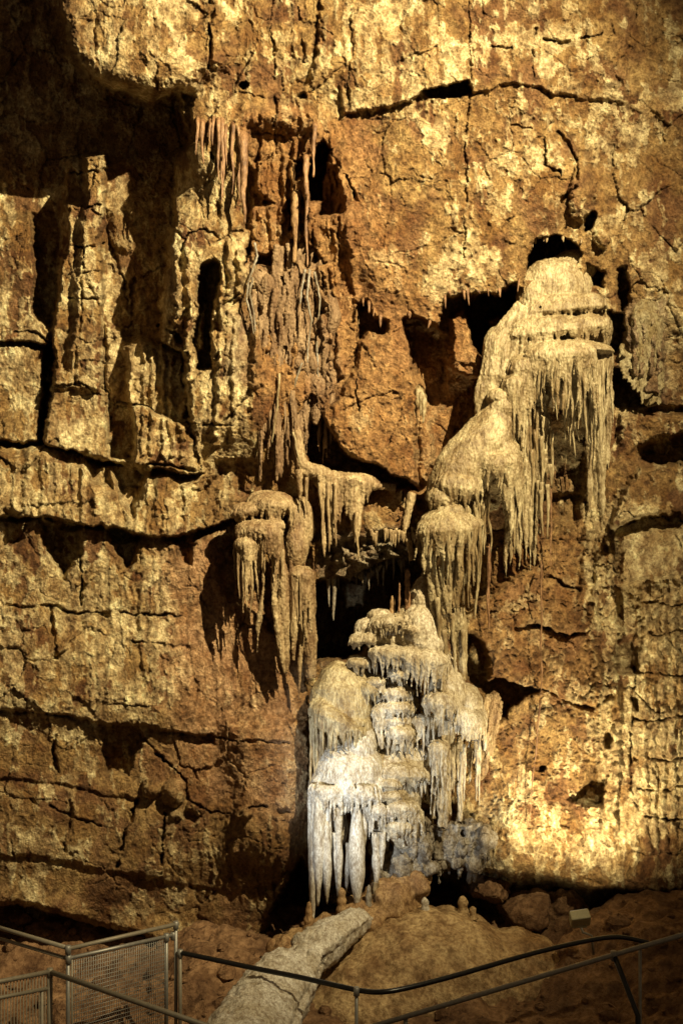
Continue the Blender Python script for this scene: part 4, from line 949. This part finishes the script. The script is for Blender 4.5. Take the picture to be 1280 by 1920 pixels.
boulder('largest dark angular boulder in the hollow right of the mound', 985, 1708, -.2, 62, 44, .5, M_FLOOR, seed=2)
boulder('smaller dark boulder behind the lamp box in the right hollow', 1062, 1702, -.3, 50, 36, .45, M_FLOOR, seed=3)
boulder('dark boulder wedged under the wall beside the stalagmite stubs', 925, 1666, -.2, 42, 30, .4, M_FLOOR, seed=4)

# ------------------------------------------------------------------ mound, white tongue, floor
def mound(name, label, cat, path, mat, amp, f, seed, vox=.03):
    F_ = Flow(name, label, cat, path[0][:3], mat, body='rock', seed=seed)
    for x, y, h, rx, ry, rh in path: F_.ell(x, y, h, rx, ry, rh, nu=40, nv=24)
    F_.build(vox, amp=amp, f=f, stretch=1, amp2=amp * .25, sm=5)
    return F_
mound('flowstone_mound', 'broad brown flowstone mound rising behind the black handrail', 'mound',
      [(790, 1900, 1.0, 235, 190, 1.3), (700, 1900, 1.3, 165, 130, 1.1), (840, 1820, .7, 130, 110, .7), (620, 1930, 1.5, 110, 90, .9), (950, 1860, .9, 150, 110, .8)], M_MOUND, .05, 3.2, 3)
mound('flowstone_ridge', 'rough tan ridge climbing from the white tongue to the knobbly pedestal', 'rock formation',
      [(560, 1800, 1.15, 62, 52, .4), (620, 1765, 1.05, 62, 44, .4), (680, 1725, .9, 56, 40, .35), (730, 1690, .75, 52, 44, .35), (765, 1655, .6, 44, 34, .3), (650, 1800, .7, 80, 70, .4)], M_FLOWB, .06, 5, 6, .022)
f = Flow('flowstone_tongue', 'white flowstone tongue flowing down between the two handrails', 'flowstone', (600, 1772, 1.5), M_WHITE, body='rock')
tp = ((680, 1722, 1.15, 20), (652, 1738, 1.4, 30), (618, 1760, 1.62, 38), (580, 1790, 1.85, 42), (540, 1834, 2.35, 58), (502, 1886, 2.95, 70), (472, 1945, 3.55, 82), (446, 2010, 4.1, 96))
f.mb.tube([P(x, y, h) for x, y, h, r in tp], [r * S(h) for x, y, h, r in tp], 28)
for k in range(13):
    o_ = -1 + 2 * (k + .5) / 13 + rr.uniform(-.06, .06); hh = math.sqrt(max(0, 1 - o_ * o_)) * .93
    f.mb.tube([P(x + o_ * r * .95 + rr.uniform(-2, 2), y - abs(hh) * r * .25, h + hh * r * S(h)) for x, y, h, r in tp], [rr.uniform(.10, .2) * r * S(h) for x, y, h, r in tp], 9)
for q in ((610, 1780, 1.75, 9), (585, 1812, 2.2, 13), (560, 1860, 2.55, 16), (538, 1920, 3.0, 20)): f.ell(q[0], q[1], q[2], q[3], q[3] * 2.4, .16)
for k in range(16):
    t = rr.random(); x = 625 - 140 * t + rr.uniform(-24, 24) * (1 + t); f.ell(x, 1752 + 160 * t + rr.uniform(-14, 14), 1.62 + 1.45 * t + rr.uniform(0, .12), rr.uniform(5, 16), rr.uniform(6, 18), rr.uniform(.06, .16), nu=12, nv=8)
f.build(.018, amp=.03, f=7, stretch=.8, amp2=.016)
# floor
def floor():
    xs = np.linspace(-9, 9, 420); ys = np.linspace(-17, 1.6, 460)
    gx, gy = np.meshgrid(xs, ys)
    z = .62 + .24 * fbm2(gx / 1.4, gy / 1.4, 4, 201) + .09 * (.5 - np.abs(fbm2(gx / .5, gy / .5, 4, 211))) + .03 * fbm2(gx / .14, gy / .14, 2, 221)
    z += .75 * sstep(2.0, 4.2, gx) * sstep(-4.5, -1.2, gy) * sstep(.7, -.4, gy)
    z += .45 * np.exp(-((gx + 1.6) / .9) ** 2 - ((gy + .9) / .8) ** 2)
    z -= .45 * np.exp(-((gx + 4.5) / 2.0) ** 2 - ((gy + .4) / .8) ** 2)
    z = np.where(gy < -5, z * .3 + .2, z)
    o = grid_mesh('cave_floor', np.stack([gx, gy, z], -1).reshape(-1, 3), 420, 460, None, M_FLOOR)
    return tag(o, kind='structure')
floor_o = floor()
def rubble():
    r5 = random.Random(9); zz = {}
    me = floor_o.data; n = len(me.vertices); a = np.empty(n * 3); me.vertices.foreach_get('co', a); a = a.reshape(460, 420, 3)
    mb = MB()
    for k in range(900):
        j = r5.randrange(300, 440); i = r5.randrange(60, 360); p = Vector(a[j, i]); q = .02 + min(.16, r5.expovariate(1 / .03))
        b = len(mb.v); nu, nv = 8, 5; ph0 = r5.uniform(0, 6)
        sx, sy, sz = (q * r5.uniform(.7, 1.3) for _ in range(3))
        for jj in range(nv + 1):
            th = -math.pi / 2 + math.pi * jj / nv
            for ii in range(nu):
                ph = 2 * math.pi * ii / nu + ph0; w = r5.uniform(.8, 1.15)
                mb.v.append(p + Vector((math.cos(ph) * math.cos(th) * sx * w, math.sin(ph) * math.cos(th) * sy * w, math.sin(th) * sz * .7 * w + q * .2)))
        for jj in range(nv):
            for ii in range(nu):
                i2 = (ii + 1) % nu; mb.f.append((b + jj * nu + ii, b + jj * nu + i2, b + (jj + 1) * nu + i2, b + (jj + 1) * nu + ii))
    tag(mb.build('floor_rubble', M_FLOOR, smooth=False), kind='stuff')
rubble()

# ------------------------------------------------------------------ railings
def pt(x, y, d): return Vector(P(x, y, D - d))
def bar(parent, name, pts, r, mat, n=10):
    mb = MB(); mb.tube(pts, [r] * len(pts), n); return mb.build(name, mat, parent)
def down(p, z=.45): return Vector((p.x, p.y, z))
rl = empty('landing_railing', 'grey steel landing railing with a wire mesh panel at lower left', 'railing', down(pt(330, 1732, 11.2)))
A, B = pt(128, 1779, 10.3), pt(330, 1733, 11.2)
bar(rl, 'top_rail', [A, B + (B - A).normalized() * .03], .022, M_DULL)
A2, B2 = pt(129, 1797, 10.3), pt(325, 1753, 11.2)
bar(rl, 'panel_rail', [A2, B2], .02, M_STEEL)
bar(rl, 'post', [B, down(B)], .02, M_STEEL); bar(rl, 'post', [A, down(A)], .022, M_STEEL)
ds = (B2 - A2); q0 = A2 + ds * .93; bar(rl, 'panel_post', [q0, down(q0, .6)], .02, M_STEEL)
bar(rl, 'panel_post', [A2 + ds * .03, down(A2 + ds * .03, .6)], .012, M_DULL)
mb = MB(); nn = 42
for i in range(1, nn):
    p = A2 + ds * (.03 + .9 * i / nn); mb.tube([p, down(p, .75)], [.0035] * 2, 5)
for i in range(1, 30):
    a = A2 + ds * .03 - Vector((0, 0, .042 * i)); b = q0 - Vector((0, 0, .042 * i)); mb.tube([a, b], [.0035] * 2, 5)
mb.build('mesh_panel', M_STEEL, rl)
bl = empty('back_railing', 'dim railing running off to the left behind the mesh panel', 'railing', down(pt(15, 1745, 11.0)))
C0, C1 = pt(-60, 1722, 11.6), pt(126, 1777, 10.32)
bar(bl, 'top_rail', [C0, C1], .022, M_DULL); bar(bl, 'mid_rail', [pt(-60, 1742, 11.6), pt(126, 1797, 10.32)], .018, M_DULL)
p = pt(-40, 1728, 11.46); bar(bl, 'post', [p, down(p)], .02, M_DULL)
fr = empty('front_railing', 'brown steel railing with thin upright bars in the lower left corner', 'railing', down(pt(94, 1824, 9.6)))
E0, E1, E2 = pt(-70, 1854, 9.0), pt(94, 1822, 9.7), pt(420, 1935, 8.6)
bar(fr, 'handrail', [E0, E1], .022, M_DULL); bar(fr, 'sloping_rail', [E1, E2], .024, M_DULL)
bar(fr, 'lower_rail', [pt(-70, 1884, 9.0), pt(92, 1853, 9.7)], .018, M_DULL)
bar(fr, 'post', [E1, down(E1)], .028, M_DULL)
p = pt(79, 1856, 9.65); bar(fr, 'post', [p, down(p)], .018, M_DULL)
for i in range(26):
    t = (i + .5) / 26; p = pt(-70, 1856, 9.0).lerp(pt(88, 1826, 9.68), t); bar(fr, 'bar', [p, down(p)], .005, M_DULL, 6)
p = pt(360, 1914, 8.8); bar(fr, 'post', [p, down(p)], .024, M_DULL)
hb = empty('handrail', 'black tubular handrail bending in front of the brown mound', 'handrail', down(pt(668, 1857, 10.3)))
def curve(pts, k=6):
    out = []
    for i in range(len(pts) - 1):
        p0 = pts[max(i - 1, 0)]; p1, p2 = pts[i], pts[i + 1]; p3 = pts[min(i + 2, len(pts) - 1)]
        for j in range(k):
            t = j / k
            out.append(.5 * ((2 * p1) + (p2 - p0) * t + (2 * p0 - 5 * p1 + 4 * p2 - p3) * t * t + (3 * p1 - p0 - 3 * p2 + p3) * t ** 3))
    return out + [pts[-1]]
bar(hb, 'rail', curve([pt(338, 1786, 11.15), pt(400, 1799, 11.0), pt(470, 1814, 10.85), pt(560, 1832, 10.6), pt(640, 1850, 10.4), pt(680, 1858, 10.3), pt(715, 1860, 10.2), pt(760, 1853, 10.25), pt(850, 1830, 10.5), pt(1000, 1787, 11.0), pt(1100, 1764, 11.3), pt(1160, 1757, 11.4), pt(1215, 1768, 11.4)]), .026, M_BLACK, 12)
bar(hb, 'post', [pt(668, 1857, 10.3), down(pt(668, 1857, 10.3))], .018, M_STEEL)
bar(hb, 'post', [pt(338, 1786, 11.15), down(pt(338, 1786, 11.15))], .02, M_DULL)
bar(hb, 'post', [pt(1198, 1766, 11.4), down(pt(1198, 1766, 11.4))], .014, M_DULL)
sr = empty('stair_handrail', 'plain grey sloping handrail across the lower right corner', 'handrail', down(pt(1150, 1792, 9.2)))
S0, S1, S2 = pt(640, 1942, 8.6), pt(1150, 1790, 9.2), pt(1400, 1718, 9.5)
bar(sr, 'rail', [S0, S1, S2], .022, M_STEEL)
bar(sr, 'post', [S1, pt(1195, 1905, 8.9), down(pt(1195, 1905, 8.9), .4)], .024, M_BLACK)
bar(sr, 'post', [pt(1200, 1776, 9.26), down(pt(1200, 1776, 9.26))], .01, M_STEEL)
p = pt(760, 1907, 8.75); bar(sr, 'post', [p, down(p)], .02, M_STEEL)

for root, pts, m in ((rl, (A, B, A2, B2, q0), M_STEEL), (fr, (E1,), M_DULL), (hb, (pt(668, 1857, 10.3), pt(338, 1786, 11.15)), M_STEEL), (sr, (S1,), M_STEEL)):
    for p in pts:
        mb = MB(); mb.tube([p + Vector((0, 0, .035)), p + Vector((0, 0, .03)), p - Vector((0, 0, .05)), p - Vector((0, 0, .055))], [.02, .031, .031, .022], 12); mb.build('clamp', m, root)
# ------------------------------------------------------------------ the small lamp box in the right hollow
lb = empty('floodlight', 'pale boxy floodlight on a crooked stem in the dark right hollow', 'lamp', P(1100, 1752, 1.6))
mb = MB(); rot = Matrix.Rotation(R(-8), 3, 'Y') @ Matrix.Rotation(R(38), 3, 'X')
c = Vector(P(1086, 1722, 1.6)); mb.box(c, .24, .12, .19, rot); o = mb.build('housing', M_BOX, lb, smooth=False)
bv = o.modifiers.new('b', 'BEVEL'); bv.width = .015; bv.segments = 3
mb = MB(); mb.box(c + rot @ Vector((0, .066, 0)), .21, .008, .16, rot); mb.build('front_glass', M_GLASS, lb, smooth=False)
mb = MB(); mb.tube([P(1074, 1726, 1.6), P(1074, 1738, 1.6), P(1098, 1738, 1.6), P(1098, 1726, 1.6)], [.012] * 4, 8); mb.build('bracket', M_BOX, lb)
mb = MB(); mb.tube([P(1088, 1738, 1.6), P(1092, 1748, 1.62), P(1108, 1754, 1.64), P(1112, 1790, 1.66)], [.016] * 4, 8); mb.build('stem', M_DULL, lb)

# ------------------------------------------------------------------ light of the show cave
def spot(name, loc, target, power, color, size, blend=.5, soft=.08):
    l = bpy.data.lights.new(name, 'SPOT'); l.energy = power; l.color = color; l.spot_size = R(size); l.spot_blend = blend; l.shadow_soft_size = soft
    o = bpy.data.objects.new(name, l); COL.objects.link(o); o.location = loc
    o.rotation_euler = (Vector(target) - Vector(loc)).to_track_quat('-Z', 'Y').to_euler(); return o
spot('spot_main', (5.3, -9.6, ZC + 8.6), P(340, 640, 0), 22500, (1, .82, .48), 78, 1.0, .05)
spot('spot_low_right', P(1088, 1690, 2.0), P(1080, 1400, .1), 950, (1, .82, .48), 112, 1.0, .08)
spot('spot_white', P(350, 1740, 4.9), P(700, 1450, .8), 1080, (.90, .96, 1), 44, 1.0, .05)
w = bpy.data.worlds.new('World'); sc.world = w; w.use_nodes = True
bg = w.node_tree.nodes['Background']; bg.inputs['Color'].default_value = (1, .70, .40, 1); bg.inputs['Strength'].default_value = .09

cam = bpy.data.cameras.new('Camera'); co_ = bpy.data.objects.new('Camera', cam); COL.objects.link(co_)
co_.location = (0, -D, ZC); co_.rotation_euler = (R(90), 0, 0)
cam.sensor_fit = 'VERTICAL'; cam.sensor_height = 36; cam.lens = 36 * F / 1920; cam.clip_end = 200
sc.camera = co_
sc.view_settings.view_transform = 'Standard'; sc.view_settings.look = 'None'; sc.view_settings.exposure = 0; sc.view_settings.gamma = 1
